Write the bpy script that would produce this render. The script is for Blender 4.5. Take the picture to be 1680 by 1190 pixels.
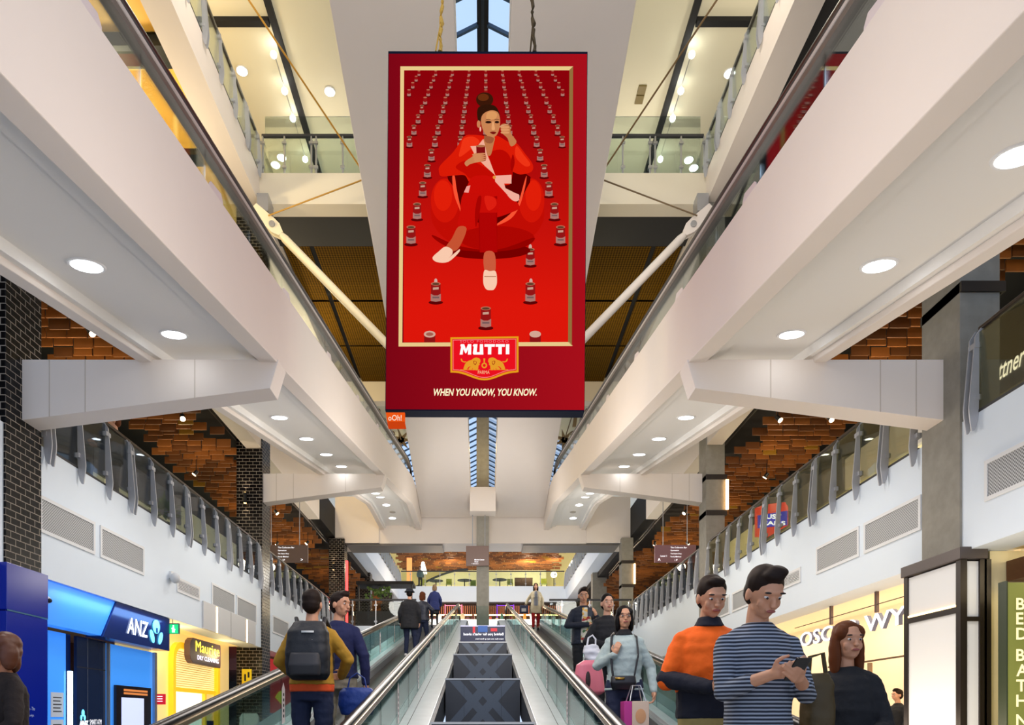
import bpy, bmesh, math, random
from mathutils import Vector, Matrix, noise, Euler
random.seed(7)
S = bpy.context.scene
C = S.collection
for o in list(bpy.data.objects): bpy.data.objects.remove(o)

# ------------------------------------------------------------------ camera, world, exposure
F = 1120.0; CX = 792.0; CY = 1180.0          # focal length and vanishing point in photo pixels (1680x1190)
cam = bpy.data.cameras.new('camera'); camo = bpy.data.objects.new('camera', cam); C.objects.link(camo)
cam.sensor_width = 36.0; cam.sensor_fit = 'HORIZONTAL'; cam.lens = 36.0*F/1680.0
cam.shift_x = (840-CX)/1680.0; cam.shift_y = (CY-595)/1680.0
camo.location = (0, 0, 0); camo.rotation_euler = (math.pi/2, 0, 0)   # eye level is z = 0, the floor lies 1.1 m below
cam.clip_start = 0.05; cam.clip_end = 300
S.camera = camo
S.view_settings.view_transform = 'Standard'; S.view_settings.look = 'None'
S.view_settings.gamma = 1.0; S.view_settings.use_curve_mapping = False
S.view_settings.exposure = 0.30
try:
    S.cycles.max_bounces = 8; S.cycles.transparent_max_bounces = 24; S.cycles.glossy_bounces = 4
    S.cycles.sample_clamp_indirect = 3.0
except Exception: pass
w = bpy.data.worlds.new('sky'); S.world = w; w.use_nodes = True
bg = w.node_tree.nodes['Background']; bg.inputs[0].default_value = (0.60, 0.74, 1.0, 1); bg.inputs[1].default_value = 1.0

def lamp(kind, name, loc, power, color=(1, 1, 1), size=0.3, rot=None, size_y=None, spot=None):
    l = bpy.data.lights.new(name, kind); l.energy = power; l.color = color
    if kind == 'AREA':
        l.size = size
        if size_y: l.shape = 'RECTANGLE'; l.size_y = size_y
    elif kind in ('POINT', 'SPOT'):
        l.shadow_soft_size = size
        if kind == 'SPOT': l.spot_size = spot or 2.0; l.spot_blend = 0.6
    o = bpy.data.objects.new(name, l); C.objects.link(o); o.location = loc
    if rot: o.rotation_euler = rot
    return o
WARM = (1.0, 0.78, 0.52); SOFT = (1.0, 0.86, 0.70); COOL = (0.80, 0.90, 1.0)
# gallery and level lamps, with unseen fill lights added to brighten soffits and fascias
for sx in (-1, 1):
    lamp('POINT', 'gallery_lamp', (sx*4.6, 14.0, 16.6), 170, SOFT, 0.4)
    lamp('POINT', 'gallery_lamp', (sx*4.8, 22.0, 16.9), 130, SOFT, 0.4)
    lamp('POINT', 'gallery_lamp', (sx*8.5, 17.0, 16.9), 150, SOFT, 0.4)
    for y in (9, 14, 19, 24, 29, 36, 43): lamp('POINT', 'walkway_lamp', (sx*8.4, y, 6.9), 28, WARM, 0.15)
    for y in (7.03, 11.3, 15.8, 19.0): lamp('SPOT', 'downlight_lamp', (sx*4.08, y, 3.1+0.207*y), 160, (1, .95, .90), 0.15, spot=2.3)
    lamp('POINT', 'landing_lamp', (sx*4.0, 26.0, 5.4), 110, (1, .95, .88), 0.5)
    for y in (10, 17, 26): lamp('POINT', 'upper_walkway_fill', (sx*(9.4 if y < 20 else 8.0), y, 13.6), 420 if sx < 0 else 60, (1, .80, .48) if sx < 0 else SOFT, 0.3)  # unseen, added to lighten the dark upper gallery ceilings
    lamp('POINT', 'mesh_ceiling_fill', (sx*4.4, 25.5, 12.6), 130, (1, .84, .55), 0.3)  # unseen, added to brighten the mesh ceiling from below
lamp('POINT', 'landing_lamp', (0, 26.0, 6.6), 230, (1, .96, .92), 0.5)
lamp('POINT', 'atrium_bounce_fill', (0, 5.0, 3.0), 200, (1, .90, .83), 1.2)  # unseen soft pair added to stand in for bounced light
lamp('POINT', 'atrium_bounce_fill', (0, 14.0, 4.2), 400, (1, .93, .88), 1.4)
for sx in (-1, 1): lamp('POINT', 'bridge_fill', (sx*4.6, 16.8, 12.4), 85, (1, .88, .70), 0.5)  # no fitting here, added to lift the cross fascia and struts
lamp('POINT', 'centre_soffit_fill', (0, 8.6, 12.4), 85, (1, .80, .50), 0.5)  # unseen, added to warm the central soffit above the screen
lamp('AREA', 'shop_spill_fill', (5.9, 7.5, -.2), 90, (1, .82, .62), 1.2, (math.pi, .35, 0), 9)  # added area light standing in for warm shop spill on the right soffit
lamp('POINT', 'gap_fill', (0, 29.3, 11.6), 30, (1, .75, .4), 0.2)  # unseen, added to warm the column inside the gap

# ------------------------------------------------------------------ helpers
def lin(v): v /= 255.0; return v/12.92 if v <= 0.04045 else ((v+0.055)/1.055)**2.4
def col(c): return (lin(c[0]), lin(c[1]), lin(c[2]), 1.0)
MATS = {}
def mat(name, c, rough=0.6, metal=0.0, emit=0.0, emit_c=None, bump=0.0, bscale=20.0, var=0.0, spec=None, coat=0.0):
    if name in MATS: return MATS[name]
    m = bpy.data.materials.new(name); m.use_nodes = True; nt = m.node_tree; b = nt.nodes['Principled BSDF']
    b.inputs['Base Color'].default_value = col(c); b.inputs['Roughness'].default_value = rough; b.inputs['Metallic'].default_value = metal
    if spec is not None: b.inputs['Specular IOR Level'].default_value = spec
    if coat: b.inputs['Coat Weight'].default_value = coat
    if emit:
        b.inputs['Emission Color'].default_value = col(emit_c or c); b.inputs['Emission Strength'].default_value = emit
    if bump or var:
        tc = nt.nodes.new('ShaderNodeTexCoord'); n = nt.nodes.new('ShaderNodeTexNoise'); n.inputs['Scale'].default_value = bscale; n.inputs['Detail'].default_value = 6
        nt.links.new(tc.outputs['Object'], n.inputs['Vector'])
        if var:
            r = nt.nodes.new('ShaderNodeMapRange'); r.inputs[3].default_value = 1-var; r.inputs[4].default_value = 1+var
            mx = nt.nodes.new('ShaderNodeMix'); mx.data_type = 'RGBA'; mx.blend_type = 'MULTIPLY'; mx.inputs[0].default_value = 1.0
            mx.inputs[6].default_value = col(c)
            nt.links.new(n.outputs[0], r.inputs[0]); nt.links.new(r.outputs[0], mx.inputs[7]); nt.links.new(mx.outputs[2], b.inputs['Base Color'])
        if bump:
            bp = nt.nodes.new('ShaderNodeBump'); bp.inputs['Strength'].default_value = bump; bp.inputs['Distance'].default_value = 0.02
            nt.links.new(n.outputs[0], bp.inputs['Height']); nt.links.new(bp.outputs[0], b.inputs['Normal'])
    MATS[name] = m; return m
def glass(name, tint=(235, 245, 242), refl=0.6):
    if name in MATS: return MATS[name]
    m = bpy.data.materials.new(name); m.use_nodes = True; nt = m.node_tree; nt.nodes.clear()
    out = nt.nodes.new('ShaderNodeOutputMaterial'); mx = nt.nodes.new('ShaderNodeMixShader'); t = nt.nodes.new('ShaderNodeBsdfTransparent'); g = nt.nodes.new('ShaderNodeBsdfGlossy')
    f = nt.nodes.new('ShaderNodeFresnel'); f.inputs[0].default_value = 1.5; mu = nt.nodes.new('ShaderNodeMath'); mu.operation = 'MULTIPLY'; mu.inputs[1].default_value = refl
    t.inputs[0].default_value = col(tint); g.inputs[0].default_value = (1, 1, 1, 1); g.inputs[1].default_value = 0.01
    nt.links.new(f.outputs[0], mu.inputs[0]); nt.links.new(mu.outputs[0], mx.inputs[0]); nt.links.new(t.outputs[0], mx.inputs[1]); nt.links.new(g.outputs[0], mx.inputs[2]); nt.links.new(mx.outputs[0], out.inputs[0])
    MATS[name] = m; return m
def brickmat(name, c1, c2, mortar, bw, rh, ms, rough=0.25, var_m=0.0):
    m = bpy.data.materials.new(name); m.use_nodes = True; nt = m.node_tree; b = nt.nodes['Principled BSDF']
    uv = nt.nodes.new('ShaderNodeUVMap'); t = nt.nodes.new('ShaderNodeTexBrick')
    t.inputs['Scale'].default_value = 1; t.inputs['Brick Width'].default_value = bw; t.inputs['Row Height'].default_value = rh; t.inputs['Mortar Size'].default_value = ms
    t.inputs['Color1'].default_value = col(c1); t.inputs['Color2'].default_value = col(c2); t.inputs['Mortar'].default_value = col(mortar)
    nt.links.new(uv.outputs[0], t.inputs['Vector']); nt.links.new(t.outputs['Color'], b.inputs['Base Color'])
    mr = nt.nodes.new('ShaderNodeMapRange'); mr.inputs[3].default_value = rough; mr.inputs[4].default_value = 0.8
    nt.links.new(t.outputs['Fac'], mr.inputs[0]); nt.links.new(mr.outputs[0], b.inputs['Roughness'])
    bp = nt.nodes.new('ShaderNodeBump'); bp.inputs['Strength'].default_value = 0.25; bp.inputs['Distance'].default_value = 0.01; bp.invert = True; b.inputs['Specular IOR Level'].default_value = 0.15
    nz = nt.nodes.new('ShaderNodeTexNoise'); nz.inputs['Scale'].default_value = 9; nt.links.new(uv.outputs[0], nz.inputs['Vector'])
    ad = nt.nodes.new('ShaderNodeMath'); ad.operation = 'ADD'; nt.links.new(t.outputs['Fac'], ad.inputs[0]); nt.links.new(nz.outputs[0], ad.inputs[1])
    nt.links.new(ad.outputs[0], bp.inputs['Height']); nt.links.new(bp.outputs[0], b.inputs['Normal'])
    MATS[name] = m; return m

def P(px, py, Y): return ((px-CX)/F*Y, Y, (CY-py)/F*Y)
class MB:
    def __init__(s): s.v = []; s.f = []; s.m = []
    def add(s, vs, fs, mi=0):
        k = len(s.v); s.v += [tuple(v) for v in vs]; s.f += [tuple(i+k for i in f) for f in fs]; s.m += [mi]*len(fs); return s
    def box(s, x0, x1, y0, y1, z0, z1, mi=0):
        return s.add([(x0,y0,z0),(x1,y0,z0),(x1,y1,z0),(x0,y1,z0),(x0,y0,z1),(x1,y0,z1),(x1,y1,z1),(x0,y1,z1)],
                     [(0,3,2,1),(4,5,6,7),(0,1,5,4),(1,2,6,5),(2,3,7,6),(3,0,4,7)], mi)
    def quad(s, a, b, c, d, mi=0): return s.add([a,b,c,d], [(0,1,2,3)], mi)
    def prism(s, pts, vec, mi=0):
        n = len(pts); a = [Vector(p) for p in pts]; b = [p+Vector(vec) for p in a]
        return s.add(a+b, [tuple(range(n))[::-1], tuple(range(n, 2*n))]+[(i, (i+1) % n, n+(i+1) % n, n+i) for i in range(n)], mi)
    def strip(s, x0, x1, top, bot, mi=0):      # solid between two (Y,z) polylines, from x0 to x1
        n = len(top); vs = []
        for (y, z), (y2, z2) in zip(top, bot): vs += [(x0,y,z),(x1,y,z),(x1,y2,z2),(x0,y2,z2)]
        fs = [(0,1,2,3), tuple(4*(n-1)+i for i in (3,2,1,0))]
        for i in range(n-1):
            a = 4*i; b = a+4
            for j in range(4): fs.append((a+j, b+j, b+(j+1) % 4, a+(j+1) % 4))
        return s.add(vs, fs, mi)
    def tube(s, pts, r, n=8, mi=0, flat=1.0):
        pts = [Vector(p) for p in pts]; vs = []; N = len(pts)
        rr = r if isinstance(r, (list, tuple)) else [r]*N
        for i, p in enumerate(pts):
            d = (pts[min(i+1, N-1)]-pts[max(i-1, 0)]).normalized()
            u = d.cross(Vector((0,0,1)));  u = Vector((1,0,0)) if u.length < 1e-4 else u.normalized()
            w2 = u.cross(d).normalized()
            for k in range(n):
                a = 2*math.pi*k/n; vs.append(p+u*math.cos(a)*rr[i]+w2*math.sin(a)*rr[i]*flat)
        fs = [(i*n+k, i*n+(k+1) % n, (i+1)*n+(k+1) % n, (i+1)*n+k) for i in range(N-1) for k in range(n)]
        fs += [tuple(range(n))[::-1], tuple((N-1)*n+k for k in range(n))]
        return s.add(vs, fs, mi)
    def cyl(s, c, r, z0, z1, n=20, mi=0, r2=None): return s.tube([(c[0],c[1],z0),(c[0],c[1],z1)], [r, r if r2 is None else r2], n, mi)
    def ball(s, c, r, n=12, mi=0):
        r = r if isinstance(r, (tuple, list)) else (r, r, r); vs = []; m2 = n//2
        for i in range(1, m2):
            t = math.pi*i/m2
            for k in range(n): a = 2*math.pi*k/n; vs.append((c[0]+r[0]*math.sin(t)*math.cos(a), c[1]+r[1]*math.sin(t)*math.sin(a), c[2]+r[2]*math.cos(t)))
        k0 = len(vs); vs += [(c[0],c[1],c[2]+r[2]),(c[0],c[1],c[2]-r[2])]
        fs = [(i*n+k, (i+1)*n+k, (i+1)*n+(k+1) % n, i*n+(k+1) % n) for i in range(m2-2) for k in range(n)]
        fs += [(k0, k, (k+1) % n) for k in range(n)]+[(k0+1, (m2-2)*n+(k+1) % n, (m2-2)*n+k) for k in range(n)]
        return s.add(vs, fs, mi)
    def mesh(s, name, mats):
        me = bpy.data.meshes.new(name); me.from_pydata(s.v, [], s.f); me.update()
        for m in (mats if isinstance(mats, (list, tuple)) else [mats]): me.materials.append(m)
        if any(s.m): me.polygons.foreach_set('material_index', s.m)
        bm = bmesh.new(); bm.from_mesh(me)
        bmesh.ops.recalc_face_normals(bm, faces=bm.faces) if not getattr(s, 'keep', False) else None
        uvl = bm.loops.layers.uv.new('UVMap')
        for f in bm.faces:
            n = f.normal; a = (abs(n.x), abs(n.y), abs(n.z)); k = a.index(max(a))
            for l in f.loops:
                q = l.vert.co; l[uvl].uv = (q.y, q.z) if k == 0 else ((q.x, q.z) if k == 1 else (q.x, q.y))
        bm.to_mesh(me); bm.free(); return me
    def build(s, name, mats, parent=None, smooth=False, bevel=0.0):
        me = s.mesh(name, mats); o = bpy.data.objects.new(name, me); C.objects.link(o)
        if parent: o.parent = parent; o.matrix_parent_inverse = Matrix.Translation(-Vector(parent.location)) if parent.type == 'EMPTY' else Matrix()
        if smooth:
            for p in me.polygons: p.use_smooth = True
            try: me.set_sharp_from_angle(angle=0.7)
            except Exception: pass
        if bevel:
            b = o.modifiers.new('bevel', 'BEVEL'); b.width = bevel; b.segments = 2; b.limit_method = 'ANGLE'
        return o
def tag(o, label, cat=None, group=None, kind=None):
    if label: o['label'] = label
    if cat: o['category'] = cat
    if group: o['group'] = group
    if kind: o['kind'] = kind
    return o
def thing(name, label, cat, loc=(0,0,0), group=None):
    o = bpy.data.objects.new(name, None); C.objects.link(o); o.location = loc; o.empty_display_size = 0.2
    return tag(o, label, cat, group)
def struct(name, mb, m, bevel=0.0):
    o = mb.build(name, m, None, False, bevel); o['kind'] = 'structure'; return o
def copy_tree(o, parent=None):
    c = o.copy(); C.objects.link(c)
    if parent: c.parent = parent; c.matrix_parent_inverse = o.matrix_parent_inverse.copy()
    for ch in list(o.children): copy_tree(ch, c)
    return c
def text_mb(body, m, name, parent=None, size=1.0, origin=(0,0,0), u=(1,0,0), v=(0,0,1), width=None, height=None, shear=0.0, bold=0.0, depth=0.0, center=False, sp=1.0, lines=1.0):
    """letters as a mesh laid on the plane spanned by u (reading direction) and v (up)"""
    cu = bpy.data.curves.new('txt', 'FONT'); cu.body = body; cu.size = 1.0; cu.shear = shear; cu.offset = bold; cu.space_character = sp; cu.space_line = lines
    cu.extrude = 0.0; cu.resolution_u = 3
    t = bpy.data.objects.new('txt', cu); C.objects.link(t); bpy.context.view_layer.update()
    dg = bpy.context.evaluated_depsgraph_get(); me = bpy.data.meshes.new_from_object(t.evaluated_get(dg)); bpy.data.objects.remove(t)
    vs = [Vector(q.co) for q in me.vertices]; fs = [tuple(p.vertices) for p in me.polygons]
    bpy.data.meshes.remove(me)
    x0 = min(q.x for q in vs); x1 = max(q.x for q in vs); y0 = min(q.y for q in vs); y1 = max(q.y for q in vs)
    sx = (width/(x1-x0)) if width else size; sy = (height/(y1-y0)) if height else (size if not width else sx)
    if height and not width: sx = sy*size
    u = Vector(u).normalized(); v = Vector(v).normalized(); nrm = u.cross(v); og = Vector(origin)
    cx = (x0+x1)/2 if center else x0; cy = (y0+y1)/2 if center else y0
    pts = [og+u*((q.x-cx)*sx)+v*((q.y-cy)*sy) for q in vs]
    mb = MB(); mb.keep = True; mb.add(pts, fs)
    if depth:
        mb.add([p-nrm*depth for p in pts], [f[::-1] for f in fs])
        ec = {}
        for f in fs:
            for i in range(len(f)):
                e = (f[i], f[(i+1) % len(f)]); ec[tuple(sorted(e))] = ec.get(tuple(sorted(e)), 0)+1
        n = len(pts); side = []
        for f in fs:
            for i in range(len(f)):
                a, b = f[i], f[(i+1) % len(f)]
                if ec[tuple(sorted((a, b)))] == 1: side.append((b, a, a+n, b+n))
        mb.f += side; mb.m += [1 if isinstance(m, (list, tuple)) else 0]*len(side)
    return mb.build(name, m, parent)

# ------------------------------------------------------------------ materials
WHITE = mat('white_paint', (232, 222, 213), 0.55, var=0.015, bscale=3)
WALLW = mat('fascia_white', (224, 235, 246), 0.6, var=0.015, bscale=2)
CREAM = mat('cream_paint', (226, 214, 190), 0.6)
SOFFG = mat('soffit_paint', (236, 234, 230), 0.6)
BLACK = mat('black_paint', (14, 14, 15), 0.7)
DARK = mat('dark_grey', (48, 48, 50), 0.6)
BRICK = brickmat('black_glazed_brick', (10, 10, 12), (20, 18, 18), (150, 140, 128), 0.2, 0.095, 0.006)
CONC = mat('concrete', (142, 138, 128), 0.75, bump=0.3, bscale=6, var=0.25)
STEEL = mat('brushed_steel', (176, 178, 184), 0.35, 0.85, var=0.08, bscale=4)
FIN = mat('fin_steel', (176, 178, 184), 0.42, 0.25, var=0.1, bscale=5)
RUBBER = mat('handrail_rubber', (20, 18, 20), 0.28)
BRONZE = mat('bronze_rail', (66, 52, 42), 0.35, 0.5)
GLASS = glass('clear_glass', (241, 247, 245))
GLASSD = glass('smoked_glass', (190, 200, 192))
LED = mat('downlight_glow', (255, 255, 250), emit=9.0, emit_c=(245, 250, 255))
LEDW = mat('warm_glow', (255, 220, 160), emit=6.0, emit_c=(255, 200, 130))
COLLAR = mat('dark_steel_band', (52, 46, 42), 0.5, 0.4)
# ------------------------------------------------------------------ levels (z relative to the eye)
W = 6.46; L0 = -1.1; L1 = 4.0; L2 = 9.9; L3 = 15.8
FL = brickmat('floor_tiles', (188, 184, 178), (196, 192, 186), (150, 146, 140), 1.2, 1.2, 0.006, 0.25)
mb = MB().box(-16, 16, -12, 75, L0-0.3, L0); struct('floor', mb, FL)
# first floor: white fascias both sides, landing across the far end
def side_struct(sx, parts, name, m):
    mb = MB()
    for (x0, x1, y0, y1, z0, z1) in parts:
        a, b = sorted((sx*x0, sx*x1)); mb.box(a, b, y0, y1, z0, z1)
    return struct(name, mb, m)
side_struct(-1, [(W, 7.0, -3, 29.3, 2.08, L1), (7.0, 14, -3, 29.3, 2.6, L1)], 'wall_left', WALLW)
side_struct(1, [(W, 7.0, -3, 29.3, 2.25, L1), (7.0, 14, -3, 29.3, 2.6, L1)], 'wall_right', WALLW)
mb = MB().box(-14, 14, 29.3, 60, 2.1, L1); struct('trim_1', mb, WALLW)
# second floor
for sx, nm in ((-1, 'trim_2'), (1, 'trim_3')):
    side_struct(sx, [(W, 6.9, -3, 27.0, 7.9, L2)], nm, WHITE)
mb = MB()
for sx in (-1, 1):
    a, b = sorted((sx*6.9, sx*15)); mb.box(a, b, -3, 51, 8.5, L2-0.05)
struct('ceiling_first_floor', mb, BLACK)
mb = MB().box(-6.9, 6.9, 32, 33.6, 8.23, L2)
mb.box(-6.9, -4.85, 31.9, 32.1, 8.23, 10.4).box(4.85, 6.9, 31.9, 32.1, 8.23, 10.4)
struct('trim_4', mb, WHITE)
mb = MB().box(-6.4, -1.9, 32.1, 33.5, 8.15, 8.23).box(1.9, 6.4, 32.1, 33.5, 8.15, 8.23); struct('trim_5', mb, mat('grey_panel', (120, 116, 112), 0.5))
# far second-floor gallery and cafe slab
mb = MB()
for sx in (-1, 1):
    a, b = sorted((sx*6.2, sx*9)); mb.box(a, b, 33.6, 51, 8.8, L2)
mb.box(-15, 15, 50.9, 62, 8.75, L2)
struct('floor_cafe', mb, WALLW)
# third floor slabs
for sx, nm, in ((-1, 'trim_6'), (1, 'trim_7')):
    side_struct(sx, [(W, 7.1, 2, 31, 14.9, L3)], nm, WHITE)
YEL = mat('yellow_lit_ceiling', (250, 216, 120), 0.6)  # paint tinted with the yellow lamplight that falls on this ceiling
mb = MB().box(-15, -7.1, 2, 31, 15.3, L3-.02); struct('ceiling_left', mb, YEL)
mb = MB().box(7.1, 15, 2, 31, 15.3, L3-.02); struct('ceiling_right', mb, BLACK)
mb = MB().box(-13, -7.1, 15.2, 15.75, 15.0, 15.3).box(-13, -7.6, 18.2, 18.6, 15.05, 15.3); struct('trim_8', mb, mat('dark_green_beam', (34, 38, 36), 0.5))
mb = MB().box(-9.4, -7.15, 9, 15.1, 15.22, 15.32).box(-9.4, -7.15, 15.8, 20, 15.22, 15.32); struct('ceiling_yellow_band', mb, mat('yellow_band', (252, 200, 90), 0.6))
mb = MB().box(-W, W, 19.75, 20.25, 14.9, L3); struct('trim_9', mb, mat('cream_fascia', (232, 222, 200), 0.6))
mb = MB().box(-W, W, 20.25, 21.8, 15.1, L3-.02); struct('ceiling_black_band', mb, BLACK)
# bronze mesh ceiling tiles
MESH = bpy.data.materials.new('bronze_mesh'); MESH.use_nodes = True; nt = MESH.node_tree; b = nt.nodes['Principled BSDF']
uv = nt.nodes.new('ShaderNodeUVMap'); mp = nt.nodes.new('ShaderNodeMapping'); mp.inputs['Rotation'].default_value = (0, 0, 0.785); mp.inputs['Scale'].default_value = (16, 16, 16)
ck = nt.nodes.new('ShaderNodeTexChecker'); ck.inputs['Scale'].default_value = 1; ck.inputs['Color1'].default_value = col((112, 80, 16)); ck.inputs['Color2'].default_value = col((62, 44, 8))
nt.links.new(uv.outputs[0], mp.inputs[0]); nt.links.new(mp.outputs[0], ck.inputs['Vector']); nt.links.new(ck.outputs[0], b.inputs['Base Color']); b.inputs['Roughness'].default_value = 0.9; b.inputs['Specular IOR Level'].default_value = 0.05
mb = MB().box(-W, W, 21.8, 30.7, 15.35, L3-.02); struct('ceiling_mesh_backing', mb, BLACK)
k = 0
for yi in range(3):
    for x0, x1 in ((-6.4, -5.58), (-5.42, -3.22), (-3.06, -1.0), (1.0, 3.06), (3.22, 5.42), (5.58, 6.4)):
        mb = MB().box(x0, x1, 21.85+yi*3.0, 24.72+yi*3.0, 15.18, 15.22)
        side = 'left' if x0 < 0 else 'right'
        pos = {6.4: 'outermost', 5.42: 'middle', 3.06: 'innermost', 1.0: 'innermost', 3.22: 'middle', 5.58: 'outermost'}[abs(x0)]
        tag(mb.build('mesh_ceiling_tile', MESH), 'bronze mesh ceiling tile, %s on the %s side, %s row from the front' % (pos, side, ('first', 'second', 'third')[yi]), 'ceiling tile', 'bronze mesh ceiling tiles'); k += 1
mb = MB().box(-W, W, 30.7, 31.2, 14.3, L3); struct('trim_10', mb, CREAM)
# top ceiling with dark beams
mb = MB()
for sx in (-1, 1):
    a, b = sorted((sx*2.95, sx*15)); mb.box(a, b, 2, 31.2, 19.0, 19.3)
    a, b = sorted((sx*2.9, sx*3.0)); mb.box(a, b, 2, 31.2, 19.0, 21.6)
struct('ceiling_top', mb, mat('ceiling_cream', (226, 222, 196), 0.6))
mb = MB()
for sx in (-1, 1):
    a, b = sorted((sx*5.59, sx*5.77)); mb.box(a, b, 2, 31, 18.9, 19.01)
    for y in (18.45, 8.0):
        a, b = sorted((sx*5.8, sx*9.0)); mb.box(a, b, y, y+.18, 18.88, 19.01)
struct('trim_11', mb, BLACK)
# outer walls closing the galleries
mb = MB()
for z0, z1 in ((L2, 15.3), (L3, 19)):
    mb.box(-15, -14.8, 2, 31, z0, z1).box(14.8, 15, 2, 31, z0, z1)
struct('wall_galleries', mb, CREAM)
struct('wall_outer', MB().box(-14.3, -14, -3, 60, L0, 8.5).box(14, 14.3, -3, 60, L0, 8.5), mat('outer_wall', (70, 66, 62), .7))
# ------------------------------------------------------------------ skylight
FR = mat('skylight_frame', (70, 88, 104), 0.5, 0.3)
mb = MB()
mb.box(-.19, -.05, 8, 78, 22.9, 23.2, 1).box(.05, .19, 8, 78, 22.9, 23.2, 1).box(-.05, .05, 8, 78, 23.0, 23.2, 0)
y = 8.2
while y < 78:
    hw = 2.95 if y < 31 else 7.5
    for sx in (-1, 1):
        mb.prism([(sx*.15, y, 23.0), (sx*hw, y, 23.07-hw*.5), (sx*hw, y, 22.95-hw*.5), (sx*.15, y, 22.88)], (0, .09, 0))
    y += 1.1
for sx in (-1, 1):
    for X in (2.9, 5.2, 7.5):
        ya = 8 if X < 3 else 31
        mb.prism([(sx*X-.06, ya, 22.95-X*.5), (sx*X+.06, ya, 22.95-X*.5), (sx*X+.06, ya, 23.1-X*.5), (sx*X-.06, ya, 23.1-X*.5)], (0, 78-ya, 0))
struct('window_1', mb, [FR, BLACK])
mb = MB()
for sx in (-1, 1):
    mb.quad((0, 8, 23.1), (sx*2.95, 8, 23.1-2.95*.5), (sx*2.95, 31, 23.1-2.95*.5), (0, 31, 23.1))
    mb.quad((0, 31, 23.1), (sx*7.5, 31, 23.1-7.5*.5), (sx*7.5, 78, 23.1-7.5*.5), (0, 78, 23.1))
struct('window_2', mb, glass('skylight_glass', (225, 238, 250), 0.5))
mb = MB().box(-15, -7.5, 31.2, 78, 19.0, 19.4).box(7.5, 15, 31.2, 78, 19.0, 19.4); struct('ceiling_far', mb, CREAM)
mb = MB().box(-15, 15, 77.8, 78, 8, 23.5); struct('wall_far', mb, CREAM)
# ------------------------------------------------------------------ columns
def column(name, label, sx, y0, y1, wd, m, z1=14.9, x0=W-.03, z0=L0, cat='column', xc=None):
    if xc is not None: a, b = xc-wd/2, xc+wd/2
    else: a, b = sorted((sx*x0, sx*(x0+wd)))
    t = thing(name, label, cat, ((a+b)/2, (y0+y1)/2, z0))
    MB().box(a, b, y0, y1, z0, z1).build('shaft', m, t, bevel=0.008)
    return t
c1 = column('brick_column', 'black glazed brick column nearest on the left, with blue cladding at its foot', -1, 9.2, 9.95, .75, BRICK)
c2 = column('brick_column', 'black glazed brick column on the left where the white strut is pinned', -1, 19.9, 20.65, .75, BRICK)
c3 = column('brick_column', 'black glazed brick column at the far left beside the first-floor landing', -1, 31.7, 32.4, .72, BRICK, z1=8.4)
column('brick_column', 'dark brick column behind the far landing railing on the left', -1, 41, 41.7, .9, BRICK, z1=8.8, x0=6.75, z0=L1)
column('brick_column', 'thin dark brick column under the far gallery on the left', -1, 47.5, 48.2, .8, BRICK, z1=8.8, x0=6.3, z0=L1)
def collar(t, xa, xb, ya, yb, z):
    mb = MB(); e = .03
    mb.box(xa-e, xb+e, ya-e, ya, z, z+.14).box(xa-e, xb+e, yb, yb+e, z, z+.14).box(xa-e, xa, ya, yb, z, z+.14).box(xb, xb+e, ya, yb, z, z+.14)
    mb.build('collar', COLLAR, t)
for i, (ya, yb, lb, zt) in enumerate(((9.2, 10.0, 'concrete column nearest on the right, rising beside the wall grilles', 14.9),
                        (19.66, 20.3, 'concrete column on the right with two dark bands and a light strip', 14.9),
                        (31.6, 32.2, 'concrete column at the far right behind the people on the walkway', 8.4))):
    t = column('concrete_column', lb, 1, ya, yb, .54, CONC, z1=zt)
    zz = ((5.75,), (5.87, 6.9), (6.1, 7.2))[i]
    for z in zz: collar(t, W, W+.54, ya, yb, z)
    if i: tag(MB().box(W+.52, W+.60, ya-.07, ya-.02, zz[0]+.15, zz[1]-.02).build('light_strip', LEDW, t), 'glowing warm vertical light strip')
column('concrete_column', 'concrete column behind the far landing railing on the right', 1, 41, 41.6, .85, CONC, z1=8.8, x0=6.6, z0=L1)
t = column('concrete_column', 'slim concrete column standing on the centre line at the top of the moving walkways', 1, 30.5, 31.1, .56, CONC, z1=15.2, xc=0.0, z0=L1)
mb = MB().box(-.56, .56, 29.7, 30.48, 9.05, 10.1); struct('trim_12', mb, WHITE)
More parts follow.
